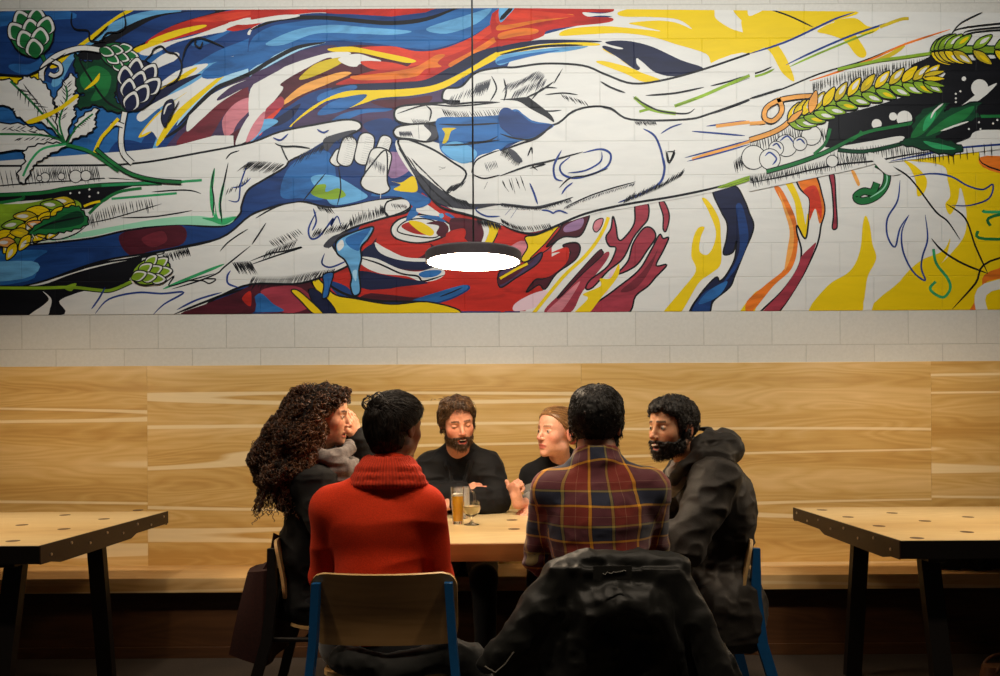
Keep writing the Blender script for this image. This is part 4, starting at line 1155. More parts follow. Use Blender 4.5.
# ================================================================== tote bag on the left chair
M['tote'] = plain('burgundy_canvas', '#35140d', 0.85, 0, 120, 0.2, 0.2)
t = empty('tote_bag', (-0.99, 3.36, 0.15)); tag(t, 'dark burgundy tote bag hanging from the left chair', 'bag')
q = [pt(246, 573, 3.17), pt(270, 571, 3.17), pt(264, 668, 3.17), pt(227, 656, 3.17)]
bm = MB(); rings = []
for k in range(13):
    u = k / 12; a = q[3].lerp(q[0], u); c_ = q[2].lerp(q[1], u)
    bul = 0.012 * math.sin(u * math.pi); ring = []
    y0, y1 = 3.19 - bul, 3.53 + bul
    n = 8
    for j in range(n): s_ = j / n; ring.append(Vector((a.x + (c_.x - a.x) * s_, y0 - 0.01 * math.sin(s_ * math.pi), a.z + (c_.z - a.z) * s_)))
    for j in range(n): s_ = j / n; ring.append(Vector((c_.x + 0.008 * math.sin(s_ * 9 + u * 5), y0 + (y1 - y0) * s_, c_.z - 0.006 * math.sin(s_ * math.pi))))
    for j in range(n): s_ = j / n; ring.append(Vector((c_.x + (a.x - c_.x) * s_, y1, c_.z + (a.z - c_.z) * s_)))
    for j in range(n): s_ = j / n; ring.append(Vector((a.x - 0.010 * math.sin(s_ * 8 + u * 6), y1 + (y0 - y1) * s_, a.z - 0.012 * math.sin(s_ * math.pi * 2))))
    rings.append([v - Vector(t.location) for v in ring])
bm.loft(rings, True); bm.build('bag_body', M['tote'], t, smooth=False, angle=60)
for y in (3.24, 3.46):
    s0 = pt(257, 573, 3.17)
    b = MB(); b.tube([Vector((s0.x, y, s0.z - 0.02)) - Vector(t.location), Vector((-0.968, y + 0.01, 0.72)) - Vector(t.location), Vector((-0.955, y + 0.03, 0.826)) - Vector(t.location), Vector((-0.935, y + 0.03, 0.79)) - Vector(t.location)], 0.006, 8, flat=(0.004, 0.012)); b.build('strap', M['tote'], t)
# ================================================================== smooth bodies: blended distance fields turned into one skin each
rs = np.random.RandomState(11)
LAT = rs.rand(32, 32, 32).astype(np.float32) * 2 - 1
def vnoise(x, y, z):
    xi = np.floor(x).astype(np.int32); yi = np.floor(y).astype(np.int32); zi = np.floor(z).astype(np.int32)
    fx = x - xi; fy = y - yi; fz = z - zi
    fx = fx * fx * (3 - 2 * fx); fy = fy * fy * (3 - 2 * fy); fz = fz * fz * (3 - 2 * fz)
    g = lambda a, b, c: LAT[(xi + a) & 31, (yi + b) & 31, (zi + c) & 31]
    l = lambda a, b, t: a + (b - a) * t
    return l(l(l(g(0, 0, 0), g(1, 0, 0), fx), l(g(0, 1, 0), g(1, 1, 0), fx), fy), l(l(g(0, 0, 1), g(1, 0, 1), fx), l(g(0, 1, 1), g(1, 1, 1), fx), fy), fz)
def axis(lo, hi, h, fine=()):
    a = [lo]
    while a[-1] < hi:
        p = a[-1]; st = h
        for (f0, f1, hf) in fine:
            if f0 - 0.5 * h <= p < f1: st = min(st, hf)
        a.append(p + st)
    return np.array(a, np.float32)
class SDF:
    def __init__(s, X, Y, Z): s.X, s.Y, s.Z = X, Y, Z; s.D = np.full((len(X), len(Y), len(Z)), 1.0, np.float32)
    def sub(s, lo, hi):
        sl = []; g = []
        for A, a, b in zip((s.X, s.Y, s.Z), lo, hi):
            i0 = max(0, int(np.searchsorted(A, a)) - 1); i1 = min(len(A), int(np.searchsorted(A, b)) + 1)
            if i1 <= i0: return None, None
            sl.append(slice(i0, i1)); g.append(A[i0:i1])
        return tuple(sl), (g[0][:, None, None], g[1][None, :, None], g[2][None, None, :])
    def put(s, sl, d, k, op):
        D = s.D[sl]
        if op == '+':
            if k > 0: h = np.maximum(k - np.abs(D - d), 0) / k; s.D[sl] = np.minimum(D, d) - h * h * k * 0.25
            else: s.D[sl] = np.minimum(D, d)
        elif op == '-':
            d = -d
            h = np.maximum(k - np.abs(D - d), 0) / max(k, 1e-6); s.D[sl] = np.maximum(D, d) + h * h * k * 0.25
        else:   # intersect
            h = np.maximum(k - np.abs(D - d), 0) / max(k, 1e-6); s.D[sl] = np.maximum(D, d) + h * h * k * 0.25
    def cap(s, a, b, ra, rb=None, k=0.02, op='+', inf=0.0):
        rb = ra if rb is None else rb; ra += inf; rb += inf
        a = np.array(a, np.float32); b = np.array(b, np.float32); m = max(ra, rb) + k + 0.03
        sl, g = s.sub(np.minimum(a, b) - m, np.maximum(a, b) + m)
        if sl is None: return s
        ba = b - a; L2 = float(ba @ ba) or 1e-9
        px, py, pz = g[0] - a[0], g[1] - a[1], g[2] - a[2]
        t = np.clip((px * ba[0] + py * ba[1] + pz * ba[2]) / L2, 0, 1)
        d = np.sqrt((px - t * ba[0]) ** 2 + (py - t * ba[1]) ** 2 + (pz - t * ba[2]) ** 2) - (ra + (rb - ra) * t)
        s.put(sl, d.astype(np.float32), k, op); return s
    def ell(s, c, r, R=None, k=0.02, op='+', inf=0.0):
        c = np.array(c, np.float32); r = np.array(r, np.float32) + inf; m = float(r.max()) + k + 0.03
        sl, g = s.sub(c - m, c + m)
        if sl is None: return s
        px, py, pz = g[0] - c[0], g[1] - c[1], g[2] - c[2]
        if R is not None:
            q = [px * float(R[i][0]) + py * float(R[i][1]) + pz * float(R[i][2]) for i in range(3)]
        else: q = [px, py, pz]
        k0 = np.sqrt((q[0] / r[0]) ** 2 + (q[1] / r[1]) ** 2 + (q[2] / r[2]) ** 2)
        k1 = np.sqrt((q[0] / r[0] ** 2) ** 2 + (q[1] / r[1] ** 2) ** 2 + (q[2] / r[2] ** 2) ** 2)
        d = k0 * (k0 - 1) / np.maximum(k1, 1e-6)
        s.put(sl, d.astype(np.float32), k, op); return s
    def path(s, P, R, k=0.02, op='+', inf=0.0):
        for i in range(len(P) - 1): s.cap(P[i], P[i + 1], R[i], R[i + 1], k if i == 0 else min(k, 0.012), op, inf)
        return s
    def fn(s, lo, hi, f, k=0.01, op='&'):
        sl, g = s.sub(lo, hi); s.put(sl, f(*g).astype(np.float32), k, op); return s
    def disp(s, f, band=0.04):
        m = np.abs(s.D) < band; i, j, k = np.nonzero(m)
        s.D[i, j, k] += f(s.X[i], s.Y[j], s.Z[k]).astype(np.float32); return s
    def mesh(s):
        D = s.D; ins = D < 0; n = np.zeros(tuple(d - 1 for d in D.shape), np.uint8)
        for a in (0, 1):
            for b in (0, 1):
                for c in (0, 1): n += ins[a:D.shape[0] - 1 + a, b:D.shape[1] - 1 + b, c:D.shape[2] - 1 + c]
        act = (n > 0) & (n < 8); I, J, K = np.nonzero(act)
        idx = np.full(act.shape, -1, np.int32); idx[I, J, K] = np.arange(len(I))
        P = np.zeros((len(I), 3), np.float64); cnt = np.zeros(len(I))
        for ax in range(3):
            for u in (0, 1):
                for v in (0, 1):
                    o = [u, v]; o.insert(ax, 0); e = list(o); e[ax] = 1
                    a = D[I + o[0], J + o[1], K + o[2]]; b = D[I + e[0], J + e[1], K + e[2]]
                    m = (a < 0) != (b < 0); t = np.where(m, a / np.where(m, a - b, 1), 0)
                    p0 = np.stack([s.X[I + o[0]], s.Y[J + o[1]], s.Z[K + o[2]]], 1); p1 = np.stack([s.X[I + e[0]], s.Y[J + e[1]], s.Z[K + e[2]]], 1)
                    P[m] += (p0 + (p1 - p0) * t[:, None])[m]; cnt[m] += 1
        P /= np.maximum(cnt, 1)[:, None]
        Q = []
        for ax in range(3):
            sh = [slice(None)] * 3; s0 = list(sh); s1 = list(sh); s0[ax] = slice(0, -1); s1[ax] = slice(1, None)
            A = ins[tuple(s0)]; B = ins[tuple(s1)]; ch = A != B
            o1, o2 = [x for x in range(3) if x != ax]
            i = np.nonzero(ch); c = np.stack(i, 1)
            ok = (c[:, o1] > 0) & (c[:, o2] > 0) & (c[:, o1] < D.shape[o1] - 1) & (c[:, o2] < D.shape[o2] - 1); c = c[ok]
            fl = A[tuple(c.T)]
            def cell(d1, d2):
                q = c.copy(); q[:, o1] -= d1; q[:, o2] -= d2; return idx[q[:, 0], q[:, 1], q[:, 2]]
            q = np.stack([cell(1, 1), cell(0, 1), cell(0, 0), cell(1, 0)], 1)
            if ax == 1: fl = ~fl
            q[~fl] = q[~fl][:, ::-1]; Q.append(q)
        Q = np.concatenate(Q); Q = Q[(Q >= 0).all(1)]
        return P.astype(np.float32), Q
    def sample(s, P):
        out = []
        for A, p in zip((s.X, s.Y, s.Z), P.T):
            out.append(np.clip(np.interp(p, A, np.arange(len(A))), 0, len(A) - 1.001))
        i = [np.floor(o).astype(int) for o in out]; f = [o - a for o, a in zip(out, i)]
        r = 0
        for a in (0, 1):
            for b in (0, 1):
                for c in (0, 1):
                    w_ = (f[0] if a else 1 - f[0]) * (f[1] if b else 1 - f[1]) * (f[2] if c else 1 - f[2])
                    r = r + w_ * s.D[i[0] + a, i[1] + b, i[2] + c]
        return r
    def grad(s, P, e=0.004):
        g = np.stack([s.sample(P + np.array(d) * e) - s.sample(P - np.array(d) * e) for d in ((1, 0, 0), (0, 1, 0), (0, 0, 1))], 1)
        return g / np.maximum(np.linalg.norm(g, axis=1, keepdims=True), 1e-9)

def keep_big(V, Q, frac=0.02):
    """drop loose crumbs"""
    lab = np.arange(len(V)); 
    for _ in range(200):
        m = lab[Q].min(1); new = lab.copy()
        for c in range(4): np.minimum.at(new, Q[:, c], m)
        new = new[new]
        if (new == lab).all(): break
        lab = new
    cnt = np.bincount(lab, minlength=len(V)); big = cnt[lab] > frac * len(V)
    Q = Q[big[Q].all(1)]; used = np.unique(Q); re = np.full(len(V), -1); re[used] = np.arange(len(used))
    return V[used], re[Q]

def fol_tubes(paths, rad, sides=3):
    """many tapering hair tubes in one mesh; paths: (n, steps, 3)"""
    n, m, _ = paths.shape
    T = np.gradient(paths, axis=1); T /= np.maximum(np.linalg.norm(T, axis=2, keepdims=True), 1e-9)
    ref = np.array([0.31, 0.52, 0.79]); A = np.cross(T, ref); A /= np.maximum(np.linalg.norm(A, axis=2, keepdims=True), 1e-9); B = np.cross(T, A)
    u = np.linspace(0, 1, m); r = rad * np.where(u > 0.75, (1 - u) / 0.25 * 0.8 + 0.2, 1.0)
    rr = (r[None, :, None] * (np.ones((n, 1, 1)))) if np.ndim(rad) == 0 else None
    V = np.stack([paths + (A * math.cos(2 * math.pi * k / sides) + B * math.sin(2 * math.pi * k / sides)) * rr for k in range(sides)], 2)
    V = V.reshape(-1, 3); base = (np.arange(n)[:, None] * m + np.arange(m - 1)[None, :]).reshape(-1) * sides
    Q = np.concatenate([np.stack([base + k, base + (k + 1) % sides, base + sides + (k + 1) % sides, base + sides + k], 1) for k in range(sides)])
    return V, Q
# ================================================================== anatomy helpers
V3 = lambda *a: np.array(a, np.float64)
def unit(v): v = np.array(v, float); return v / np.linalg.norm(v)
class Frame:
    """r, f, u axes of a head or a body at a point"""
    def __init__(s, c, f, u, sc=1.0):
        s.c = np.array(c, float); s.f = unit(f); s.r = unit(np.cross(s.f, u)); s.u = np.cross(s.r, s.f); s.s = sc
    def W(s, p): return s.c + s.s * (p[0] * s.r + p[1] * s.f + p[2] * s.u)
    def R(s): return np.stack([s.r, s.f, s.u])
    def L(s, P): return ((P - s.c) @ s.R().T) / s.s
    def Wn(s, P): return s.c + s.s * (P @ s.R())
def frame_yaw(c, yaw, pitch=0, roll=0, sc=1.0):
    """yaw 0 looks away (+Y), 90 to the left of the picture (-X), 180 to the camera"""
    y, p, r = R_(yaw), R_(pitch), R_(roll)
    f = V3(-math.sin(y) * math.cos(p), math.cos(y) * math.cos(p), math.sin(p))
    u = V3(0, 0, 1); rr = unit(np.cross(f, u)); u = np.cross(rr, f)
    u = u * math.cos(r) + rr * math.sin(r)
    return Frame(c, f, u, sc)
def head_prims(fem=False, mouth=0.0, lids=True, nose=1.0, jaw=1.0):
    P = [('e', (0, -.014, .033), (.074, .094, .083), .02, '+'), ('e', (0, .034, .038), (.060, .054, .062), .03, '+'),
         ('e', (0, .038, -.022), (.056, .051, .062), .03, '+'), ('e', (0, .034, -.064), (.049 * jaw, .052, .046), .03, '+'),
         ('e', (0, .072, -.099), (.020 * jaw, .016, .015), .022, '+')]
    for s in (-1, 1):
        P += [('e', (s * .041, .054, -.024), (.019, .018, .017), .025, '+'), ('e', (s * .044 * jaw, .002, -.070), (.015, .022, .018), .03, '+'),
              ('c', (s * .014, .086, .021), (s * .042, .071, .021), .0085 if not fem else .006, .007, .012, '+'),
              ('e', (s * .032, .094, .001), (.018, .015, .0125), .012, '-')]
    P += [('c', (0, .086, .008), (0, .1075, -.029 * nose), .0068, .0095, .012, '+'), ('e', (0, .1065, -.032), (.0098, .0105, .0085), .006, '+')]
    for s in (-1, 1):
        P += [('e', (s * .0115, .098, -.0355), (.0072, .0085, .0062), .005, '+'), ('e', (s * .006, .101, -.0425), (.0035, .004, .003), .002, '-'),
              ('e', (s * .0315, .0735, .001), (.0135, .0125, .0115), .004, '+'),
              ('c', (s * .020, .0845, .0065 if lids else .0075), (s * .043, .0785, .0045), .0024, .0022, .002, '+'),
              ('e', (s * .077, -.012, -.006), (.0075, .020, .032), .010, '+'), ('e', (s * .0865, -.008, -.002), (.0055, .0115, .019), .003, '-')]
    lo = -.069 - mouth * .012
    P += [('e', (0, .085, -.0615), (.023, .0105, .0068), .006, '+'), ('e', (0, .083, lo - .006), (.020, .0105, .0072), .006, '+')]
    if mouth > 0: P += [('e', (0, .095, (-.0665 + lo) / 2), (.017 + .004 * mouth, .016, .0035 + .006 * mouth), .002, '-')]
    else: P += [('c', (-.021, .0945, -.0672), (.021, .0945, -.0672), .0016, .0016, .002, '-')]
    return P
def add_prims(S, P, fr=None, inf=0.0):
    R = fr.R() if fr else None; W = fr.W if fr else (lambda p: np.array(p, float)); sc = fr.s if fr else 1
    for p in P:
        if p[0] == 'e': S.ell(W(p[1]), np.array(p[2]) * sc, R, p[3] * sc, p[4], inf if p[4] == '+' else -inf * .5)
        else: S.cap(W(p[1]), W(p[2]), p[3] * sc, p[4] * sc, p[5] * sc, p[6], inf if p[6] == '+' else -inf * .5)
def head_tint(Lc, base, rosy, lip, brow, mouth=0.0, stub=None, eye=None):
    """skin colours that stay put: lips, brows, flush, stubble; Lc head-local coordinates"""
    x, y, z = Lc.T; n = len(x); col = np.tile(np.array(srgb(base)[:3]), (n, 1)); ax = np.abs(x)
    def mixc(m, c): 
        nonlocal col
        m = np.clip(m, 0, 1)[:, None]; col = col * (1 - m) + np.array(srgb(c)[:3]) * m
    face = (y > .02) & (z > -.13) & (z < .12)
    g = lambda cx, cy, cz, r: np.exp(-(((ax - cx) / r) ** 2 + ((y - cy) / r) ** 2 + ((z - cz) / r) ** 2))
    mixc(g(.042, .06, -.03, .024) * .7, rosy); mixc(g(0, .11, -.032, .014) * .6, rosy); mixc(np.exp(-((ax - .08) / .014) ** 2 - ((z + .005) / .03) ** 2 - ((y + .01) / .03) ** 2) * .8, rosy)
    if stub: mixc(np.clip((-z - .045) / .012, 0, 1) * (y > .0) * face * (z > -.125) * .75, stub)
    lo = -.069 - mouth * .012
    lipm = (np.clip(1.15 - np.sqrt((x / .024) ** 2 + ((z - (lo - .067) / 2 + .000) / (.0115 + .006 * mouth)) ** 2), 0, .25) * 4) * (y > .078)
    mixc(lipm * .85, lip)
    if mouth: mixc((np.sqrt((x / (.0165 + .004 * mouth)) ** 2 + ((z - (-.0665 + lo) / 2) / (.003 + .006 * mouth)) ** 2) < 1) * (y > .06) * 1.0 * (y < .094), '#3a0f0c')
    bz = .0255 - ((ax - .028) / .026) ** 2 * .004
    mixc((np.abs(z - bz) < .0042) * (ax > .011) * (ax < .047) * (y > .05) * .85, brow)
    if eye: mixc((np.abs(z + .0015) < .0016) * (ax > .019) * (ax < .044) * (y > .07) * .85, brow)   # lashes of lowered lids
    return col
def hand(S, w, d, n, s, curl=(20, 25, 30), spread=1.0, thumb=((.6, .55, -.2), (.8, .2, -.1)), sc=1.0, curls=None):
    """w wrist, d towards the fingers, n out of the back of the hand, s towards the thumb"""
    w, d, n, s = V3(*w), unit(d), unit(n), unit(s); s = unit(s - d * (s @ d)); n = unit(n - d * (n @ d) - s * (n @ s))
    R = np.stack([s, d, n]); q = lambda a, b, c: w + sc * (a * s + b * d + c * n)
    S.cap(w, q(0, .03, 0), .024 * sc, .026 * sc, .015)
    S.ell(q(.001, .050, 0), V3(.038, .046, .0145) * sc, R, .012)
    S.ell(q(.024, .028, -.008), V3(.016, .028, .014) * sc, R, .012)
    ends = []
    for i, (off, L, r) in enumerate(((.029, .068, .0088), (.010, .076, .0088), (-.010, .071, .0084), (-.028, .056, .0076))):
        cu = curls[i] if curls else curl
        base = q(off, .082 - abs(off - .008) * .25, .0); dd = unit(d + s * off * 3.2 * (spread - .3)); nn = n
        p = base; ang = 0; pts = [q(off * .8, .055, 0), p]
        for k, (f, c) in enumerate(zip((.45, .31, .24), cu)):
            ang += R_(c); v = dd * math.cos(ang) - nn * math.sin(ang); p = p + v * L * f * sc; pts.append(p)
        S.path(pts, [r * sc * 1.0, r * 1.06 * sc, r * sc * .98, r * sc * .92, r * .80 * sc], .006)
        ends.append(p)
    p0 = q(.022, .018, -.006); p1 = q(.040, .042, -.010)
    t1 = unit(s * thumb[0][0] + d * thumb[0][1] + n * thumb[0][2]); t2 = unit(s * thumb[1][0] + d * thumb[1][1] + n * thumb[1][2])
    S.path([p0, p1, p1 + t1 * .032 * sc, p1 + t1 * .032 * sc + t2 * .027 * sc], [.015 * sc, .0125 * sc, .0105 * sc, .0088 * sc], .009)
    return ends
# joints: P pelvis, W waist, Ch chest, N neck base, sL sR shoulders, eL eR, wL wR, hL hR hips, kL kR knees, aL aR ankles, tL tR toes
def torso_frame(J):
    r = unit(J['sR'] - J['sL']); u = unit(J['N'] - J['P']); return Frame(J['Ch'], np.cross(u, r), u)
def torso(S, J, k=1.0, inf=0.0, parts='ptas', fem=False):
    T = torso_frame(J); R = T.R(); kk = .05
    mid = (J['sL'] + J['sR']) / 2; low = Frame(J['P'], T.f, unit(J['W'] - J['P'])).R()
    if 'p' in parts:
        S.ell(J['P'], V3(.165, .120, .105) * k, low, kk, '+', inf)
        for s in 'LR': S.ell(J['h' + s] * .6 + J['P'] * .4 - V3(0, 0, .01), V3(.10, .11, .085) * k, low, kk, '+', inf)
    if 't' in parts:
        S.ell(J['W'], V3(.140, .105, .15) * k, R, kk, '+', inf); S.ell(J['Ch'], V3(.160 if not fem else .148, .112, .165) * k, R, kk, '+', inf)
        S.ell(J['Ch'] * .5 + mid * .5 - T.f * .01, V3(.165, .095, .10) * k, R, kk, '+', inf)
        if fem:
            for s in (-1, 1): S.ell(J['Ch'] + T.r * s * .07 + T.f * .085 + T.u * .02, V3(.058, .052, .058) * k, R, .04, '+', inf)
        for s in 'LR':
            S.cap(mid + (J['s' + s] - mid) * .2, J['s' + s], .062 * k, .056 * k, kk, '+', inf)
            S.cap(J['N'] + T.u * .015, mid + (J['s' + s] - mid) * .75 + T.u * .012, .046 * k, .040 * k, .06, '+', inf)
def arms(S, J, k=1.0, inf=0.0, a=1.0, which='LR', cut=1.0, fr=1.0):
    for s in which:
        sh, el, wr = J['s' + s], J['e' + s], J['w' + s]
        S.cap(sh, el, .054 * k * a, .041 * k * a, .03, '+', inf); S.cap(el, el + (wr - el) * .35, .041 * k * a, .040 * k * a * fr, .02, '+', inf)
        S.cap(el + (wr - el) * .35, el + (wr - el) * cut, .040 * k * a * fr, (.040 + (.026 - .040) * (cut - .35) / .65) * k * a * fr, .02, '+', inf)
def legs(S, J, k=1.0, inf=0.0, feet=True, upto=1.0):
    for s in 'LR':
        S.cap(J['h' + s], J['k' + s], .084 * k, .056 * k, .05, '+', inf); S.cap(J['k' + s], J['a' + s], .054 * k, .036 * k, .03, '+', inf)
        if feet: S.cap(J['a' + s] - V3(0, 0, .03), J['t' + s], .036, .026, .02, '+', inf); S.cap(J['a' + s] - V3(0, 0, .05), J['a' + s] - V3(0, 0, .052) - (J['t' + s] - J['a' + s]) * .25, .034, .032, .02, '+', inf)
def seated(o, yaw, lean=0.0, seat=.455, hip=.09, kn=.46, ks=.12, scale=1.0, knz=.50):
    """default seated joints in a body frame (x right, y forward, z up)"""
    a = R_(yaw); f = V3(-math.sin(a), math.cos(a), 0); r = V3(math.cos(a), math.sin(a), 0)
    w = lambda x, y, z: V3(o[0], o[1], 0) + r * x + f * y + V3(0, 0, z)
    J = dict(P=w(0, 0, seat + .105), W=w(0, lean * .35, seat + .27), Ch=w(0, lean * .75, seat + .44), N=w(0, lean * 1.05 - .01, seat + .615))
    for s, m in (('L', -1), ('R', 1)):
        J['h' + s] = w(m * hip, .02, seat + .085); J['k' + s] = w(m * ks, kn, knz); J['a' + s] = w(m * (ks + .01), kn + .02, .09); J['t' + s] = w(m * (ks + .02), kn + .17, .032)
        J['s' + s] = w(m * .175 * scale, lean - .005, seat + .555)
    J['_w'] = w; J['_f'] = f; J['_r'] = r
    return J
def box_of(J, pad, extra=()):
    P = np.array([v for k, v in J.items() if k[0] != '_'] + list(extra)); return P.min(0) - pad, P.max(0) + pad

def skin_mat(name, sub='#b0402a'):
    m, nt, b = new_mat(name)
    a = nt.nodes.new('ShaderNodeAttribute'); a.attribute_name = 'tint'
    v = mapping(nt); n = noise(nt, v, 90, 3, 0.6)
    nt.links.new(mix(nt, 1.0, a.outputs['Color'], ramp(nt, n, [(0.3, (.90, .88, .87, 1)), (0.7, (1.06, 1.06, 1.06, 1))]), 'MULTIPLY'), b.inputs['Base Color'])
    b.inputs['Roughness'].default_value = 0.45; b.inputs['Subsurface Weight'].default_value = 0.12
    b.inputs['Subsurface Radius'].default_value = (0.6, 0.2, 0.1); b.inputs['Subsurface Scale'].default_value = 0.012
    b.inputs['Specular IOR Level'].default_value = 0.4
    bump(nt, b, n, 0.08, 0.001); return m
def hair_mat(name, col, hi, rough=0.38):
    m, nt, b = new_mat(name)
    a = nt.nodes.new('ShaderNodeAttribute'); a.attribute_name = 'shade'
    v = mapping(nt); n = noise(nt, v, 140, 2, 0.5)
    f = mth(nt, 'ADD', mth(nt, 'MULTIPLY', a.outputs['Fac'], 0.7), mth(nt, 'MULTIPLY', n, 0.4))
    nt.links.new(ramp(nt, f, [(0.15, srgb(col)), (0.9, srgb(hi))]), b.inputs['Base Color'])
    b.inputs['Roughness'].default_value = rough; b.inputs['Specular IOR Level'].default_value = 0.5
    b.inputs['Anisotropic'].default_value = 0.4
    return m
def cloth_mat(name, col, rough=0.85, scale=300, amt=0.18, bmp=0.25, sheen=0.3, wear=None):
    m, nt, b = new_mat(name); v = mapping(nt); n = noise(nt, v, scale, 2, 0.6); n2 = noise(nt, v, 9, 4, 0.6)
    c = srgb(col); lo = tuple(x * (1 - amt) for x in c[:3]) + (1,); hi = tuple(min(1, x * (1 + amt)) for x in c[:3]) + (1,)
    cc = ramp(nt, n, [(0.3, lo), (0.7, hi)])
    if wear: cc = mix(nt, ramp(nt, n2, [(0.4, (0, 0, 0, 1)), (0.75, (.5, .5, .5, 1))]), cc, srgb(wear))
    nt.links.new(cc, b.inputs['Base Color']); b.inputs['Roughness'].default_value = rough
    b.inputs['Sheen Weight'].default_value = sheen; b.inputs['Sheen Roughness'].default_value = 0.5
    b.inputs['Specular IOR Level'].default_value = 0.3
    bump(nt, b, n, bmp, 0.002); return m
class Person:
    def __init__(s, base): s.base = np.array(base, float); s.root = None
    def add(s, name, V, Q, mat, attrs=None, label=None, smooth=True):
        o = mesh_np(name, V - s.base, Q, mat, s.root, smooth, attrs)
        if s.root is None: s.root = o; o.location = s.base
        if label: o['label'] = label
        return o
    def sdf(s, name, S, mat, attrs=None, label=None, clean=True):
        V, Q = S.mesh()
        if clean: V, Q = keep_big(V, Q)
        return s.add(name, V, Q, mat, attrs(V) if attrs else None, label)
def eyes(P, fr, iris='#2a1a10', look=(0, 0)):
    """eyeballs with iris, children of the body"""
    for sgn in (-1, 1):
        b = MB(); n = 14; c = V3(sgn * .0315, .0750, .0005); r = .0118
        rings = []
        for i in range(1, n):
            th = math.pi * i / n
            rings.append([Vector(fr.W(c + V3(r * math.sin(th) * math.cos(2 * math.pi * k / 16), r * math.cos(th), r * math.sin(th) * math.sin(2 * math.pi * k / 16)))) - Vector(P.base) for k in range(16)])
        b.loft(rings, True)
        o = b.build('eye', [M['eye_white'], M['iris']], P.root, smooth=True)
        me = o.data; d = (fr.W((sgn * .0315 + look[0] * .011, .0765 + .0118, .001 + look[1] * .011)))
        for f in me.polygons:
            if (Vector(f.center) + Vector(P.base) - Vector(d)).length < .0058: f.material_index = 1
M['eye_white'] = plain('eye_white', '#b0a498', 0.3); M['iris'] = plain('iris', '#1c120c', 0.15)
def cap_hair(P, fr, prims, zline, inf, mat, matS, flow, nstr=500, h=.0032, lump=(.006, 38), steps=14, step=.008, r=.0011, extra=None, cut=None, seed=1, name='hair', stretch=(1, 1, 1), wav=0.0):
    """hair as a thick shell over the skull, ended at the hairline, with strands combed along a flow"""
    X = axis(-.15, .15, h); Y = axis(-.17, .15, h); Z = axis(-.17, .17, h); S = SDF(X, Y, Z)
    add_prims(S, [p for p in prims if p[0] == 'e' and p[2][0] > .04 and p[4] == '+'], None, inf)
    if extra: extra(S)
    S.fn((-1, -1, -1), (1, 1, 1), lambda x, y, z: (zline(x, y) - z) * .8, .012, '&')
    if cut: S.fn((-1, -1, -1), (1, 1, 1), cut, .008, '&')
    S.disp(lambda x, y, z: lump[0] * vnoise(x * lump[1] * stretch[0] + seed, y * lump[1] * stretch[1], z * lump[1] * stretch[2]) + lump[0] * .5 * vnoise(x * 110 * stretch[0], y * 110 * stretch[1] + seed, z * 110 * stretch[2]))
    V, Q = keep_big(*S.mesh())
    o = P.add(name, fr.Wn(V), Q, mat, {'shade': .25 + .2 * vnoise(V[:, 0] * 60, V[:, 1] * 60, V[:, 2] * 60)})
    if nstr:
        rg = np.random.RandomState(seed); i = rg.choice(len(V), nstr, replace=nstr > len(V)); p = V[i].astype(float); paths = [p.copy()]
        ph = rg.rand(nstr, 1) * 6.28; lift = rg.rand(nstr, 1) * .004
        for k in range(steps - 1):
            g = S.grad(p); f = flow(p, g) + rg.randn(nstr, 3) * .10
            f = f - g * (f * g).sum(1, keepdims=True); f /= np.maximum(np.linalg.norm(f, axis=1, keepdims=True), 1e-6)
            p = p + f * step; d = S.sample(p); p = p - g * np.clip(d - .001 - lift, -.01, .01)[:, None][:, :, 0] if False else p - g * np.clip(d[:, None] - .001 - lift, -.008, .008)
            if wav: p = p + np.cross(f, g) * np.sin(ph + k * 1.1) * wav
            paths.append(p.copy())
        A = np.stack(paths, 1); Vt, Qt = fol_tubes(A, r)
        sh = np.repeat(rg.rand(nstr), steps * 3)
        c = mesh_np(name + '_strands', fr.Wn(Vt) - P.base, Qt, matS, o, True, {'shade': sh})
        if name == 'hair': c.name = 'hair_strands'
    return o, S
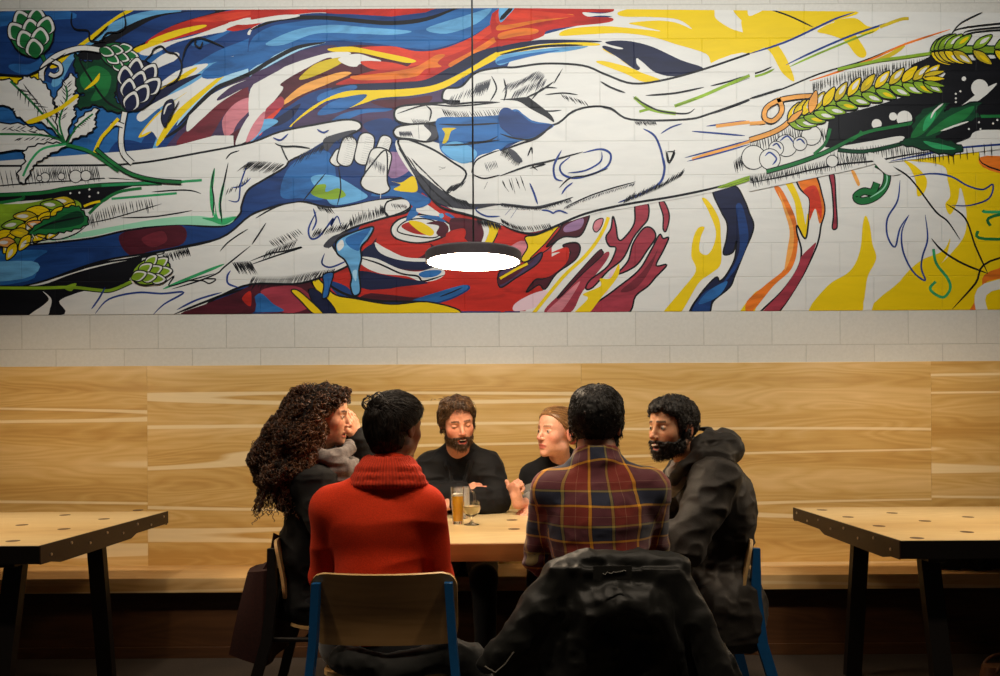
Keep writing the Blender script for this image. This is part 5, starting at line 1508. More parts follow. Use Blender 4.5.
# ================================================================== the six people
M['skin'] = skin_mat('skin')
M['trousers'] = cloth_mat('dark_trousers', '#14161c'); M['shoe'] = plain('dark_shoe', '#15110e', 0.5)
def make_body(P, J, fr, hp, hands, tint, fem=False, k=1.0, fine=True, neck=.052, armk=1.0):
    """one continuous skin from head to feet"""
    hk = [fr.c + V3(0, 0, .15), fr.c - V3(0, .0, .15), fr.c + fr.f * .14, fr.c - fr.f * .13] + [J['w' + s] + unit(hs['d']) * .19 for s, hs in hands.items()]
    lo, hi = box_of(J, .15, hk); hz = .0028 if fine else .0045
    fz = [[(fr.c[a] - .135, fr.c[a] + .135, hz)] for a in range(3)]
    for s, hs in hands.items():
        if hs.get('fine', True):
            c = J['w' + s] + unit(hs['d']) * .085
            for a in range(3): fz[a].append((c[a] - .10, c[a] + .10, .0032))
    S = SDF(*[axis(lo[a], hi[a], .009, fz[a]) for a in range(3)])
    torso(S, J, k * .95, 0, fem=fem); arms(S, J, k * .92 * armk); legs(S, J, k * .95)
    S.cap(J['N'] - V3(0, 0, .03), fr.W((0, -.018, -.055)), neck * 1.12, neck * .98 * fr.s, .035)
    add_prims(S, hp['prims'], fr)
    for s, hs in hands.items():
        hand(S, J['w' + s], hs['d'], hs['n'], hs['s'], hs.get('curl', (20, 25, 30)), hs.get('spread', 1), hs.get('thumb', ((.6, .55, -.2), (.8, .2, -.1))), hs.get('sc', 1.0), hs.get('curls'))
    def at_(V):
        Lc = fr.L(V.astype(float)); near = (np.linalg.norm(Lc, axis=1) < .17)
        col = np.tile(np.array(srgb(tint['base'])[:3]), (len(V), 1))
        col[near] = head_tint(Lc[near], **tint)
        for s in hands:      # redder finger ends and knuckles
            d = np.linalg.norm(V - (J['w' + s] + unit(hands[s]['d']) * .13), axis=1)
            m = np.clip(1 - d / .09, 0, 1)[:, None] * .35; col = col * (1 - m) + np.array(srgb(tint['rosy'])[:3]) * m
        return {'tint': col}
    return P.sdf('person', S, M['skin'], at_)
def trousers(P, J, k, mat, inf=.012):
    lo, hi = box_of(J, .15); hi = hi.copy(); hi[2] = J['P'][2] + .16
    S = SDF(*[axis(lo[a], hi[a], .012) for a in range(3)])
    torso(S, J, k, inf, 'p'); legs(S, J, k, inf, False)
    S.fn((-9, -9, -9), (9, 9, 9), lambda x, y, z: (z - (J['P'][2] + .10)) + x * 0 + y * 0, .01)
    S.fn((-9, -9, -9), (9, 9, 9), lambda x, y, z: (.085 - z) + x * 0 + y * 0, .005)
    S.disp(lambda x, y, z: .004 * vnoise(x * 14, y * 14, z * 20))
    P.sdf('trousers', S, mat)
    for s in 'LR':
        a, t = J['a' + s], J['t' + s]
        S = SDF(*[axis(min(a[i], t[i]) - .09, max(a[i], t[i]) + .09, .006) for i in range(3)])
        S.cap(a - V3(0, 0, .045), t, .043, .036, .02).cap(a - V3(0, 0, .045), a + V3(0, 0, .01), .045, .043, .02).cap(a - V3(0, 0, .05), a - V3(0, 0, .052) - (t - a) * .3, .038, .036, .02)
        S.fn((-9, -9, -9), (9, 9, 9), lambda x, y, z: (.001 - z) + x * 0 + y * 0, .004); P.sdf('shoe', S, M['shoe'])
def garment(P, name, J, mat, k, inf, parts='pta', cut=1.0, hem=None, fold=(.005, 12, .003, 28), h=.0065, fem=False, extra=None, attrs=None, label=None, a=1.0, top=None, which='LR', armcut=None):
    lo, hi = box_of({q: J[q] for q in J if q[:1] in 'PWCNsew' and q[0] != '_'}, .16 + inf)
    lo = lo.copy(); lo[2] = min(lo[2], (hem if hem is not None else lo[2]) - .03)
    S = SDF(*[axis(lo[i], hi[i], h) for i in range(3)])
    torso(S, J, k, inf, parts, fem); arms(S, J, k, inf, a, which, cut)
    if extra: extra(S)
    if hem is not None: S.fn((-9, -9, -9), (9, 9, 9), lambda x, y, z: (hem - z) + x * 0 + y * 0, .012)
    f = fold
    def cre(x, y, z):
        n1 = vnoise(x * f[1], y * f[1], z * f[1] * 1.5 + 3); n2 = vnoise(x * f[3] + 7, y * f[3], z * f[3] * 1.3)
        return -f[0] * (1 - np.abs(n1)) ** 2 * 1.0 + f[0] * .5 - f[2] * (1 - np.abs(n2)) ** 2 + f[2] * .5
    S.disp(cre)
    return P.sdf(name, S, mat, attrs, label), S
def short_line(front=.066, temple=.052, side=.005, nape=-.075, burn=-.03):
    ys = [-.13, -.085, -.045, -.030, -.012, .006, .024, .045, .065, .085, .12]
    zs = [nape, nape, nape * .9, -.045, .004, side, burn, temple * .75, temple, front, front]
    return lambda x, y: np.interp(y, ys, zs) + np.zeros_like(x)
M['hair_black'] = hair_mat('black_hair', '#050403', '#17100b', .6); M['hair_black_strand'] = hair_mat('black_hair_strand', '#080605', '#2c2018', .5)

# ---------------------------------------------------------------- person in the red sweater, seen from behind
J = seated((-.450, 2.70), 0, .055, kn=.45)
w = J['_w']
J['sL'] = w(-.152, .04, .985); J['sR'] = w(.156, .04, .985); J['N'] = w(.035, .045, 1.095); J['P'] = w(0, -.03, .56)
J['eL'] = w(-.192, .12, .735); J['eR'] = w(.188, .12, .735); J['wL'] = w(-.10, .29, .66); J['wR'] = w(.10, .29, .66)
P = Person((J['P'][0], J['P'][1], 0))
fr = frame_yaw((-.393, 2.79, 1.262), -32, -4, 0, .98)
hp = dict(prims=head_prims(True))
tint = dict(base='#8a5a3e', rosy='#8f4a34', lip='#7a3a30', brow='#1a100c')
root = make_body(P, J, fr, hp, dict(L=dict(d=(.6, .75, -.1), n=(-.3, .3, .9), s=(.6, -.7, .1), fine=False), R=dict(d=(-.6, .75, -.1), n=(.3, .3, .9), s=(-.6, -.7, .1), fine=False)), tint, True, 1.0, False)
tag(root, 'person in a bright red sweater seen from behind, dark hair tied up in a knot', 'person', 'people around the middle table')
trousers(P, J, .98, M['trousers'])
M['sweater'] = cloth_mat('red_knit', '#d2340e', .9, 260, .16, .35, .0)
def ribmat():
    m, nt, b = new_mat('red_rib_knit'); a = nt.nodes.new('ShaderNodeAttribute'); a.attribute_name = 'rib'
    s_ = mth(nt, 'SINE', a.outputs['Fac']); f = mth(nt, 'MULTIPLY_ADD', s_, .5, .5)
    nt.links.new(ramp(nt, f, [(0, srgb('#b32a0a')), (.6, srgb('#d4360f'))]), b.inputs['Base Color']); b.inputs['Roughness'].default_value = .9
    bump(nt, b, f, .6, .004); return m
M['rib'] = ribmat()
garment(P, 'sweater', J, M['sweater'], .94, .019, cut=.92, hem=.57, fold=(.008, 6, .0, 20), fem=True, a=1.08)
# wide folded rib collar
N = J['N'] + V3(0, -.004, 0)
S = SDF(*[axis(N[i] - (.2, .2, .1)[i], N[i] + (.2, .2, .14)[i], .005) for i in range(3)])
n = 26
for q in range(n):
    a0, a1 = 2 * math.pi * q / n, 2 * math.pi * (q + 1) / n
    for (rx, ry, z, r) in ((.124, .100, -.030, .013), (.112, .092, -.006, .015), (.097, .082, .020, .0155), (.080, .072, .042, .0145), (.068, .066, .056, .0125)):
        e = lambda a: N + V3(rx * math.cos(a), ry * math.sin(a) + .004, z - .012 * math.sin(a) * (z < .03))
        S.cap(e(a0), e(a1), r, r, .012)
S.disp(lambda x, y, z: .0022 * np.sin(np.arctan2(y - N[1], x - N[0]) * 60) + .003 * vnoise(x * 20, y * 20, z * 20), .02)
P.sdf('collar', S, M['rib'], lambda V: {'rib': np.arctan2(V[:, 1] - N[1], V[:, 0] - N[0]) * 60}, 'wide folded ribbed collar')
# hair drawn up to a knot
kn = V3(0, -.098, .062)
def ex(S):
    S.ell((0, -.098, .058), (.036, .026, .032), None, .015); S.ell((.004, -.092, -.005), (.060, .038, .070), None, .03)
    S.ell((0, -.05, -.06), (.058, .05, .045), None, .03); S.cap((-.03, -.10, .085), (.03, -.108, .07), .012, .012, .01)
def fl(p, g):
    up = (kn - p); up /= np.linalg.norm(up, axis=1, keepdims=True)
    dn = V3(0, -.2, -1)[None]; m = ((p[:, 1] < -.06) & (p[:, 2] < .04))[:, None]
    return np.where(m, -dn * .4 + up, up)
zl = lambda x, y: np.interp(y, [-.15, -.06, -.03, -.012, .01, .04, .07, .1], [-.11, -.10, -.075, .0, .008, .04, .06, .072]) + x * 0
hair, HS = cap_hair(P, fr, hp['prims'], lambda x, y: -zl(x, y) * -1 , .014, M['hair_black'], M['hair_black_strand'], fl, 1500, extra=ex, lump=(.004, 30), steps=16, step=.007, r=.0009, seed=3)
# loose loops sticking out of the knot
rg = np.random.RandomState(4); paths = []
for q in range(26):
    a = rg.rand() * 6.28; R0 = .022 + rg.rand() * .018; c = kn + V3((rg.rand() - .65) * .05, -.008 - rg.rand() * .012, rg.rand() * .03 - .005)
    ax1 = unit(rg.randn(3)); ax2 = unit(np.cross(ax1, rg.randn(3)))
    paths.append([c + ax1 * R0 * math.cos(t) * .8 + ax2 * R0 * math.sin(t) for t in np.linspace(a, a + 4.2, 16)])
Vt, Qt = fol_tubes(np.array(paths), .0022, 5)
c = mesh_np('loose_strands', fr.Wn(Vt) - P.base, Qt, M['hair_black_strand'], hair, True, {'shade': np.full(len(Vt), .4)})
# dark jacket bunched on the seat behind
M['dark_cloth'] = cloth_mat('dark_cloth', '#0d0e0c', .8, 200, .2, .2, .2)

# ---------------------------------------------------------------- person in the plaid shirt, seen from behind
J = seated((.305, 2.70), 0, .06, kn=.47)
w = J['_w']
J['Ch'] = w(0.0, .03, .90); J['N'] = w(-.005, .06, 1.12); J['sL'] = w(-.160, .05, 1.038); J['sR'] = w(.172, .05, 1.04); J['P'] = w(.01, -.02, .57); J['W'] = w(.01, .0, .73)
J['eL'] = w(-.196, .13, .80); J['eR'] = w(.200, .13, .80); J['wL'] = w(-.10, .375, .855); J['wR'] = w(.12, .375, .855)
P = Person((J['P'][0], J['P'][1], 0))
fr = frame_yaw((.306, 2.80, 1.266), -14, -3, 0, 1.03)
hp = dict(prims=head_prims(False))
tint = dict(base='#b87a58', rosy='#b5583e', lip='#8f4a3c', brow='#150e0a', stub='#4a3024')
root = make_body(P, J, fr, hp, dict(L=dict(d=(.5, .85, -.08), n=(0, .1, 1), s=(.8, -.5, 0), fine=False), R=dict(d=(-.5, .85, -.08), n=(0, .1, 1), s=(-.8, -.5, 0), fine=False)), tint, False, 1.02, False, neck=.058)
tag(root, 'person in a red and navy plaid shirt seen from behind, short dark hair', 'person', 'people around the middle table')
trousers(P, J, 1.03, M['trousers'])
def plaid():
    m, nt, b = new_mat('plaid_flannel')
    def band(att, per, ph):
        a = nt.nodes.new('ShaderNodeAttribute'); a.attribute_name = att
        f = mth(nt, 'FRACT', mth(nt, 'ADD', mth(nt, 'DIVIDE', a.outputs['Fac'], per), ph))
        r = nt.nodes.new('ShaderNodeValToRGB'); r.color_ramp.interpolation = 'CONSTANT'; e = r.color_ramp.elements
        st = [(0, '#f0a80c'), (.06, '#0c101c'), (.075, '#20263e'), (.44, '#0f1220'), (.455, '#a08c3c'), (.51, '#3c100c'), (.525, '#7a1f0d'), (.735, '#b08060'), (.745, '#7a1f0d'), (.985, '#3c100c')]
        while len(e) < len(st): e.new(.5)
        for el, (p, c) in zip(e, st): el.position = p; el.color = srgb(c)
        nt.links.new(f, r.inputs[0]); return r.outputs[0]
    c = mix(nt, .5, band('pu', .165, .27), band('pv', .113, .18))
    nt.links.new(c, b.inputs['Base Color']); b.inputs['Roughness'].default_value = .85; b.inputs['Sheen Weight'].default_value = .25
    n = noise(nt, mapping(nt), 240, 2); bump(nt, b, n, .25, .002); return m
M['plaid'] = plaid()
Tf = torso_frame(J)
def puv(V):
    L = Tf.L(V.astype(float)); u = np.arctan2(L[:, 0], -L[:, 1] + .06) * .185; v = V[:, 2].astype(float).copy()
    # yoke: the cloth turns over the shoulders and the stripes tilt with it
    sl = np.clip((V[:, 2] - 1.10) / .03, 0, 1); v = v + (L[:, 1] + .02) * .6 * sl
    u2 = u + 0
    for s, sg in (('L', -1), ('R', 1)):       # sleeves follow the arm
        a, b_ = J['s' + s], J['e' + s]; t = ((V - a) @ (b_ - a)) / ((b_ - a) @ (b_ - a)); d = np.linalg.norm(V - (a + np.clip(t, 0, 1)[:, None] * (b_ - a)), axis=1)
        out = (V[:, 0] - a[0]) * sg > .012; m = (t > .12) & (d < .08) & out
        u2 = np.where(m, np.arctan2((V[:, 1] - a[1]) , (V[:, 0] - a[0] - (b_[0] - a[0]) * t) * sg) * .06, u2)
    wob = vnoise(V[:, 0] * 9, V[:, 1] * 9, V[:, 2] * 12)
    return {'pu': u2 + wob * .004, 'pv': v + wob * .006}
def fold_pm(S):
    # creases pulled across the lower back
    c = J['W']
    S.disp(lambda x, y, z: .0055 * np.sin((z + .35 * np.abs(x - .31) ** 1.3) * 95 + 3 * vnoise(x * 6, y * 6, z * 6)) * np.exp(-((z - .73) / .11) ** 2), .03)
    N = J['N']
    for q in range(20):
        a0, a1 = 2 * math.pi * q / 20, 2 * math.pi * (q + 1) / 20
        e = lambda a, rx, z: N + V3(rx * math.cos(a), .068 * math.sin(a) + .012, z - .012 * math.sin(a))
        S.cap(e(a0, .078, .012), e(a1, .078, .012), .012, .012, .025); S.cap(e(a0, .072, .040), e(a1, .072, .040), .009, .009, .014); S.cap(e(a0, .070, .058), e(a1, .070, .058), .007, .007, .012)
garment(P, 'plaid_shirt', J, M['plaid'], 1.0, .012, cut=.95, hem=.50, fold=(.006, 9, .003, 24), extra=fold_pm, attrs=puv, a=1.12, h=.006)
flow_s = lambda p, g: np.stack([p[:, 0] * 2, p[:, 1] * .5 - .03, -np.abs(p[:, 2]) * .5 - .06], 1)
hair, _ = cap_hair(P, fr, hp['prims'], short_line(nape=-.07), .017, M['hair_black'], M['hair_black_strand'], flow_s, 1500, lump=(.003, 34), steps=5, step=.006, r=.0011, seed=5,
                   extra=lambda S: S.ell((0, .0, .08), (.074, .088, .052), None, .03))
def beard(P, fr, hp, inf, mat, matS, seed, zt=-.045, n=1400, L=.010, cheek=-.02):
    S = SDF(axis(-.12, .12, .0028), axis(-.08, .15, .0028), axis(-.17, .06, .0028))
    add_prims(S, [p for p in hp['prims'] if p[4] == '+' and not (p[0] == 'e' and abs(p[1][0]) < .03 and p[1][1] > .083)], None, inf)
    S.fn((-1, -1, -1), (1, 1, 1), lambda x, y, z: z - (np.interp(y, [-.02, .0, .02, .05, .075, .12], [.0, .0, cheek, zt, zt + .004, zt + .004]) + x * 0), .004)
    S.fn((-1, -1, -1), (1, 1, 1), lambda x, y, z: -(z + .128) + .35 * (.05 - y) + x * 0, .008)
    S.fn((-1, -1, -1), (1, 1, 1), lambda x, y, z: -y - .008 + x * 0 + z * 0, .006)
    S.ell((0, .105, -.0705), (.0265, .034, .0150), None, .003, '-')
    S.disp(lambda x, y, z: .0035 * vnoise(x * 130, y * 130, z * 130) + .002 * vnoise(x * 60, y * 60, z * 60))
    V, Q = keep_big(*S.mesh(), .03)
    o = P.add('beard', fr.Wn(V), Q, mat, {'shade': .3 + .2 * vnoise(V[:, 0] * 90, V[:, 1] * 90, V[:, 2] * 90)})
    rg = np.random.RandomState(seed); i = rg.choice(np.nonzero((np.abs(V[:, 0]) > .031) | (V[:, 1] < .06) | (V[:, 2] < -.094))[0], n); p = V[i].astype(float); g = S.grad(p)
    pa = np.stack([p + (g * .35 + V3(0, .1, -1)[None] + rg.randn(n, 3) * .3) * L * k / 3 for k in range(4)], 1)
    Vt, Qt = fol_tubes(pa, .0007); mesh_np('beard_strands', fr.Wn(Vt) - P.base, Qt, matS, o, True, {'shade': np.repeat(rg.rand(n), 12)})
beard(P, fr, hp, .008, M['hair_black'], M['hair_black_strand'], 2)

# ---------------------------------------------------------------- bearded person in black, at the far side
J = seated((-.25, 4.47), 180, .22, seat=.45, kn=.50)
w = J['_w']
J['N'] = V3(-.262, 4.20, 1.115); J['sR'] = V3(-.258 - .150, 4.20, 1.035); J['sL'] = V3(-.258 + .142, 4.20, 1.03)
J['Ch'] = V3(-.255, 4.27, .90); J['W'] = V3(-.25, 4.38, .74)
J['eR'] = V3(-.47, 4.12, .875); J['wR'] = V3(-.225, 4.06, .925); J['eL'] = V3(-.065, 4.12, .872); J['wL'] = V3(-.28, 4.015, .868)
P = Person((J['P'][0], J['P'][1], 0))
fr = frame_yaw((-.262, 4.05, 1.268), 180 + 17, -9, 6, 1.06)
hp = dict(prims=head_prims(False, .5, nose=1.05, jaw=1.0))
tint = dict(base='#d99a7c', rosy='#cf5f48', lip='#b0483c', brow='#4a3222', mouth=.5, stub='#6a4632', eye=True)
root = make_body(P, J, fr, hp, dict(R=dict(d=(.97, .12, -.12), n=(.1, -.75, .65), s=(.1, .3, .9), curl=(12, 15, 12), thumb=((.15, 1, -.5), (.05, 1, -.3))), L=dict(d=(-.95, .2, -.05), n=(0, -.3, .95), s=(0, -.9, -.3), fine=False)), tint, False, 1.0, True, neck=.056)
tag(root, 'smiling bearded person in a black jacket, arms folded on the far table edge', 'person', 'people around the middle table')
trousers(P, J, 1.0, M['trousers'])
M['black_jacket'] = cloth_mat('black_jacket_cloth', '#08080a', .75, 240, .25, .2, .04); M['black_tee'] = cloth_mat('black_tee_cloth', '#0b0c10', .9, 240, .2, .1, .05)
garment(P, 't_shirt', J, M['black_tee'], 1.0, .006, parts='pta', cut=.1, hem=.5, fold=(.002, 12, .001, 20), a=.9, h=.0055)
def jk(S):
    # open front: a V cut out between the lapels, and a soft stand-up collar
    f = Frame(J['Ch'], (0, -1, .1), (0, 0, 1))
    S.cap(J['N'] + V3(0, -.17, -.02), J['N'] + V3(-.005, -.20, -.19), .070, .012, .01, '-')
    for sg in (-1, 1):
        c = J['N']
        S.path([c + V3(sg * .035, .055, .03), c + V3(sg * .072, .015, .022), c + V3(sg * .078, -.05, -.012), c + V3(sg * .058, -.105, -.06)], [.014, .016, .016, .010], .012)
        S.cap(c + V3(sg * .060, -.100, -.05), c + V3(sg * .022, -.118, -.19), .009, .007, .012)
garment(P, 'jacket', J, M['black_jacket'], 1.04, .020, cut=.90, hem=.5, fold=(.010, 9, .005, 22), extra=jk, a=1.22, h=.0055)
b = MB(); c = J['wR'] + V3(-.012, -.004, .004)
b.tube([c + V3(-.012, 0, 0), c + V3(.012, 0, 0)], .034, 20); o = b.build('wristband', M['black'], None, smooth=True); o.parent = P.root; o.matrix_parent_inverse = Matrix.Translation(-Vector(P.base))
M['hair_brown'] = hair_mat('brown_hair', '#1e120a', '#4a301a'); M['hair_brown_strand'] = hair_mat('brown_hair_strand', '#2a1a0e', '#70502f', .4)
def flm(p, g): return np.stack([np.sign(p[:, 0] - .012) * .6 + p[:, 0] * 6, np.where(p[:, 2] > .06, .25, -.1) + 0 * p[:, 0], -.35 - (.10 - p[:, 2]) * 3], 1)
zl = lambda x, y: np.interp(y, [-.15, -.06, -.03, -.012, .012, .035, .055, .075, .1], [-.08, -.07, -.05, .006, -.012, .012, .058, .078, .088]) - .012 * (np.abs(x) > .05) * (y > .03) * (y < .08) + .012 * np.cos(x * 60) * (y > .06)
cap_hair(P, fr, hp['prims'], zl, .007, M['hair_brown'], M['hair_brown_strand'], flm, 1300, lump=(.008, 34), steps=12, step=.006, r=.0012, seed=8, extra=lambda S: S.ell((0, .0, .085), (.068, .078, .042), None, .03), wav=.0012)
# fringe and cowlick
rg = np.random.RandomState(9); paths = []
for q in range(42):
    x0 = rg.randn() * .026 - .004; sx = .02 + rg.rand() * .012; x0 = x0 * .8 + .004; A = V3(x0, .062 + rg.rand() * .02, .119 + rg.rand() * .006)
    paths.append([A + V3((x0 * .5 + (rg.rand() - .5) * .012) * t, .040 * t - .008 * t * t + rg.rand() * .001, .012 * t - (.054 + rg.rand() * .022) * t * t) for t in np.linspace(0, 1, 12)])
for q in range(40):
    a = rg.rand() * 6.28; A = V3(rg.randn() * .035, rg.randn() * .035, .118); paths.append([A + V3(math.cos(a) * .03 * t, math.sin(a) * .03 * t, .022 * t - .018 * t * t) for t in np.linspace(0, 1, 12)])
Vt, Qt = fol_tubes(np.array(paths), .0014, 3); mesh_np('fringe', fr.Wn(Vt) - P.base, Qt, M['hair_brown_strand'], P.root, True, {'shade': np.repeat(rg.rand(len(paths)), 36) * .8})
M['beard_brown'] = hair_mat('brown_beard', '#1d110a', '#5a3a24', .6)
b = MB(); b.tube([Vector(fr.W((x, .0935 - abs(x) * 12 * abs(x), -.0645 + abs(x) * .1)) - P.base) + Vector(fr.f) * .002 for x in (-.013, -.007, 0, .007, .013)], .0026, 8); b.build('teeth', plain('teeth', '#c4b6a4', .4), P.root, smooth=True)
beard(P, fr, hp, .0042, M['beard_brown'], M['hair_brown_strand'], 12, zt=-.056, n=1500, L=.009, cheek=-.035)

# ---------------------------------------------------------------- fair person at the far right of the table, hand raised
J = seated((.27, 4.46), 180, .16, seat=.45, kn=.50, scale=.92)
w = J['_w']
J['N'] = V3(.268, 4.25, 1.075); J['sR'] = V3(.125, 4.23, .985); J['sL'] = V3(.42, 4.25, 1.02); J['Ch'] = V3(.27, 4.30, .89)
J['eR'] = V3(.125, 4.16, .862); J['wR'] = V3(.042, 3.99, .868); J['eL'] = V3(.42, 4.12, .86); J['wL'] = V3(.16, 4.015, .838)
J['eR'] = V3(.150, 4.16, .852)
P = Person((J['P'][0], J['P'][1], 0))
fr = frame_yaw((.246, 4.10, 1.218), 180 - 52, 5, 0, 1.11)
hp = dict(prims=head_prims(True, 0, nose=1.0, jaw=.95))
tint = dict(base='#dda488', rosy='#d0705a', lip='#b5564c', brow='#8a6244')
root = make_body(P, J, fr, hp, dict(R=dict(d=(-.22, -.05, .97), n=(-.75, -.62, -.15), s=(-.55, .8, .1), curls=[(70, 85, 50), (72, 88, 50), (76, 90, 50), (82, 90, 50)], thumb=((.35, 1.0, .1), (.15, 1.1, .15)), sc=1.16),
                                    L=dict(d=(-.96, -.22, -.16), n=(0, -.25, .96), s=(.1, .9, .3), curl=(18, 22, 15), spread=1.5)), tint, True, .95, True, neck=.047)
tag(root, 'fair haired person in a black tee over grey sleeves, fist raised with thumb up', 'person', 'people around the middle table')
eyes(P, fr, look=(-.1, .05))
trousers(P, J, .94, M['trousers'])
M['grey_knit'] = cloth_mat('grey_knit', '#7b7772', .9, 260, .12, .2, .2)
garment(P, 'grey_sleeves', J, M['grey_knit'], .97, .007, parts='', cut=.42, hem=.5, fold=(.005, 16, .002, 34), a=1.22, h=.0045)
garment(P, 't_shirt', J, M['black_tee'], .97, .014, parts='pt', cut=.0, hem=.5, fold=(.004, 12, .002, 22), fem=True, h=.0055, which='', extra=lambda S: [S.cap(J['s' + s], J['s' + s] + (J['e' + s] - J['s' + s]) * .25, .066, .064, .03) for s in 'LR'])
M['hair_fair'] = hair_mat('fair_hair', '#5a3a1e', '#a87c48'); M['hair_fair_strand'] = hair_mat('fair_hair_strand', '#7a5530', '#c99a60', .3)
bn = V3(0, -.118, -.012)
def exf(S): S.ell(bn, (.036, .028, .034), None, .010)
def flf(p, g): q = bn + V3(0, .02, 0) - p; return q / np.linalg.norm(q, axis=1, keepdims=True)
zl = lambda x, y: np.interp(y, [-.15, -.06, -.03, -.008, .012, .03, .055, .075, .1], [-.075, -.065, -.04, .010, .010, .030, .052, .070, .082]) + x * 0
hair, _ = cap_hair(P, fr, hp['prims'], zl, .0065, M['hair_fair'], M['hair_fair_strand'], flf, 1300, lump=(.0012, 40), steps=20, step=.007, r=.0008, seed=14, extra=exf)
b = MB(); ring = [fr.W(bn + V3(.030 * math.cos(a), .026, .030 * math.sin(a))) for a in np.linspace(0, 2 * math.pi, 25)[:-1]]
b.tube([Vector(x) - Vector(P.base) for x in ring + ring[:1]], .008, 8, cap=False); b.build('hair_tie', plain('pink_hair_tie', '#d06a66', .7), P.root, smooth=True)

# ---------------------------------------------------------------- person with long curly hair, at the left end, in profile
J = seated((-.80, 3.34), -90, .05, kn=.44)
J['P'] = V3(-.80, 3.34, .56); J['W'] = V3(-.80, 3.34, .73); J['Ch'] = V3(-.79, 3.34, .91); J['N'] = V3(-.775, 3.33, 1.10)
J['sR'] = V3(-.775, 3.18, 1.03); J['sL'] = V3(-.765, 3.49, 1.04)
J['eR'] = V3(-.68, 3.10, .80); J['wR'] = V3(-.52, 3.22, .83); J['eL'] = V3(-.565, 3.52, .985); J['wL'] = V3(-.650, 3.435, 1.21)
P = Person((J['P'][0], J['P'][1], 0))
fr = frame_yaw((-.762, 3.30, 1.305), -90, -3, 0, 1.0)
hp = dict(prims=head_prims(True, .35, nose=1.12, jaw=.95))
tint = dict(base='#d59c7c', rosy='#cf6a50', lip='#b04c40', brow='#2c1a10', mouth=.35)
root = make_body(P, J, fr, hp, dict(L=dict(d=(-.20, -.20, .95), n=(.92, -.35, .1), s=(-.3, -.9, -.2), curl=(16, 20, 14), thumb=((.4, 1, -.4), (.1, 1, -.2)), spread=.3), R=dict(d=(.8, .6, -.05), n=(0, -.1, 1), s=(-.5, .8, 0), fine=False)), tint, True, .95, True, neck=.046)
tag(root, 'person with very long curly brown hair in profile, hand held to the forehead', 'person', 'people around the middle table')
eyes(P, fr)
trousers(P, J, .94, M['trousers'])
M['black_coat'] = cloth_mat('black_coat_cloth', '#050506', .8, 200, .25, .2, .0)
def coat(S):
    S.ell(J['P'] + V3(-.02, 0, -.02), V3(.175, .150, .12), None, .05)
    S.ell(J['W'] + V3(-.02, 0, .0), V3(.14, .165, .20), None, .05)
garment(P, 'coat', J, M['black_coat'], .98, .024, cut=.97, hem=.478, fold=(.012, 9, .006, 20), extra=coat, a=1.15, h=.006)
M['scarf'] = cloth_mat('grey_scarf_cloth', '#6d6663', .9, 150, .25, .3, .2)
N = V3(-.735, 3.30, 1.15)
S = SDF(*[axis(N[i] - .19, N[i] + .19, .0045) for i in range(3)])
for (rx, ry, z, r, ti) in ((.095, .100, -.055, .024, .10), (.092, .096, -.020, .026, -.1), (.082, .086, .012, .022, .12), (.088, .092, -.085, .020, -.05)):
    for q in range(20):
        a0, a1 = 2 * math.pi * q / 20, 2 * math.pi * (q + 1) / 20
        e = lambda a: N + V3(rx * math.cos(a) - .005, ry * math.sin(a), z + ti * .3 * math.sin(a + 1) - .018 * math.cos(a))
        S.cap(e(a0), e(a1), r, r, .012)
S.disp(lambda x, y, z: -.010 * (1 - np.abs(vnoise(x * 16, y * 16, z * 30))) ** 2 + .005)
P.sdf('scarf', S, M['scarf'])
M['curl_base'] = hair_mat('curly_hair', '#0e0805', '#24160c', .95); M['curl'] = hair_mat('curly_hair_strand', '#150b05', '#7a4a26', .4)
c = fr.c - V3(0, 0, .012)
S = SDF(axis(-1.18, -.60, .006), axis(3.08, 3.56, .006), axis(.92, 1.50, .006))
S.ell(c + V3(-.02, 0, .040), (.100, .096, .092), None, .03); S.ell(c + V3(.012, 0, .078), (.094, .082, .060), None, .03)
S.path([c + V3(-.06, 0, .03), c + V3(-.12, -.01, -.08), c + V3(-.19, -.01, -.17), c + V3(-.19, -.01, -.24)], [.098, .115, .105, .075], .04)
S.path([c + V3(-.03, -.05, .02), c + V3(-.055, -.09, -.10), c + V3(-.06, -.10, -.21), c + V3(-.07, -.10, -.27)], [.07, .066, .062, .040], .03)
S.path([c + V3(-.03, .05, .02), c + V3(-.06, .09, -.10), c + V3(-.06, .10, -.2)], [.07, .06, .05], .03)
S.path([c + V3(-.10, -.06, -.1), c + V3(-.14, -.09, -.22), c + V3(-.13, -.09, -.32)], [.08, .075, .05], .03)
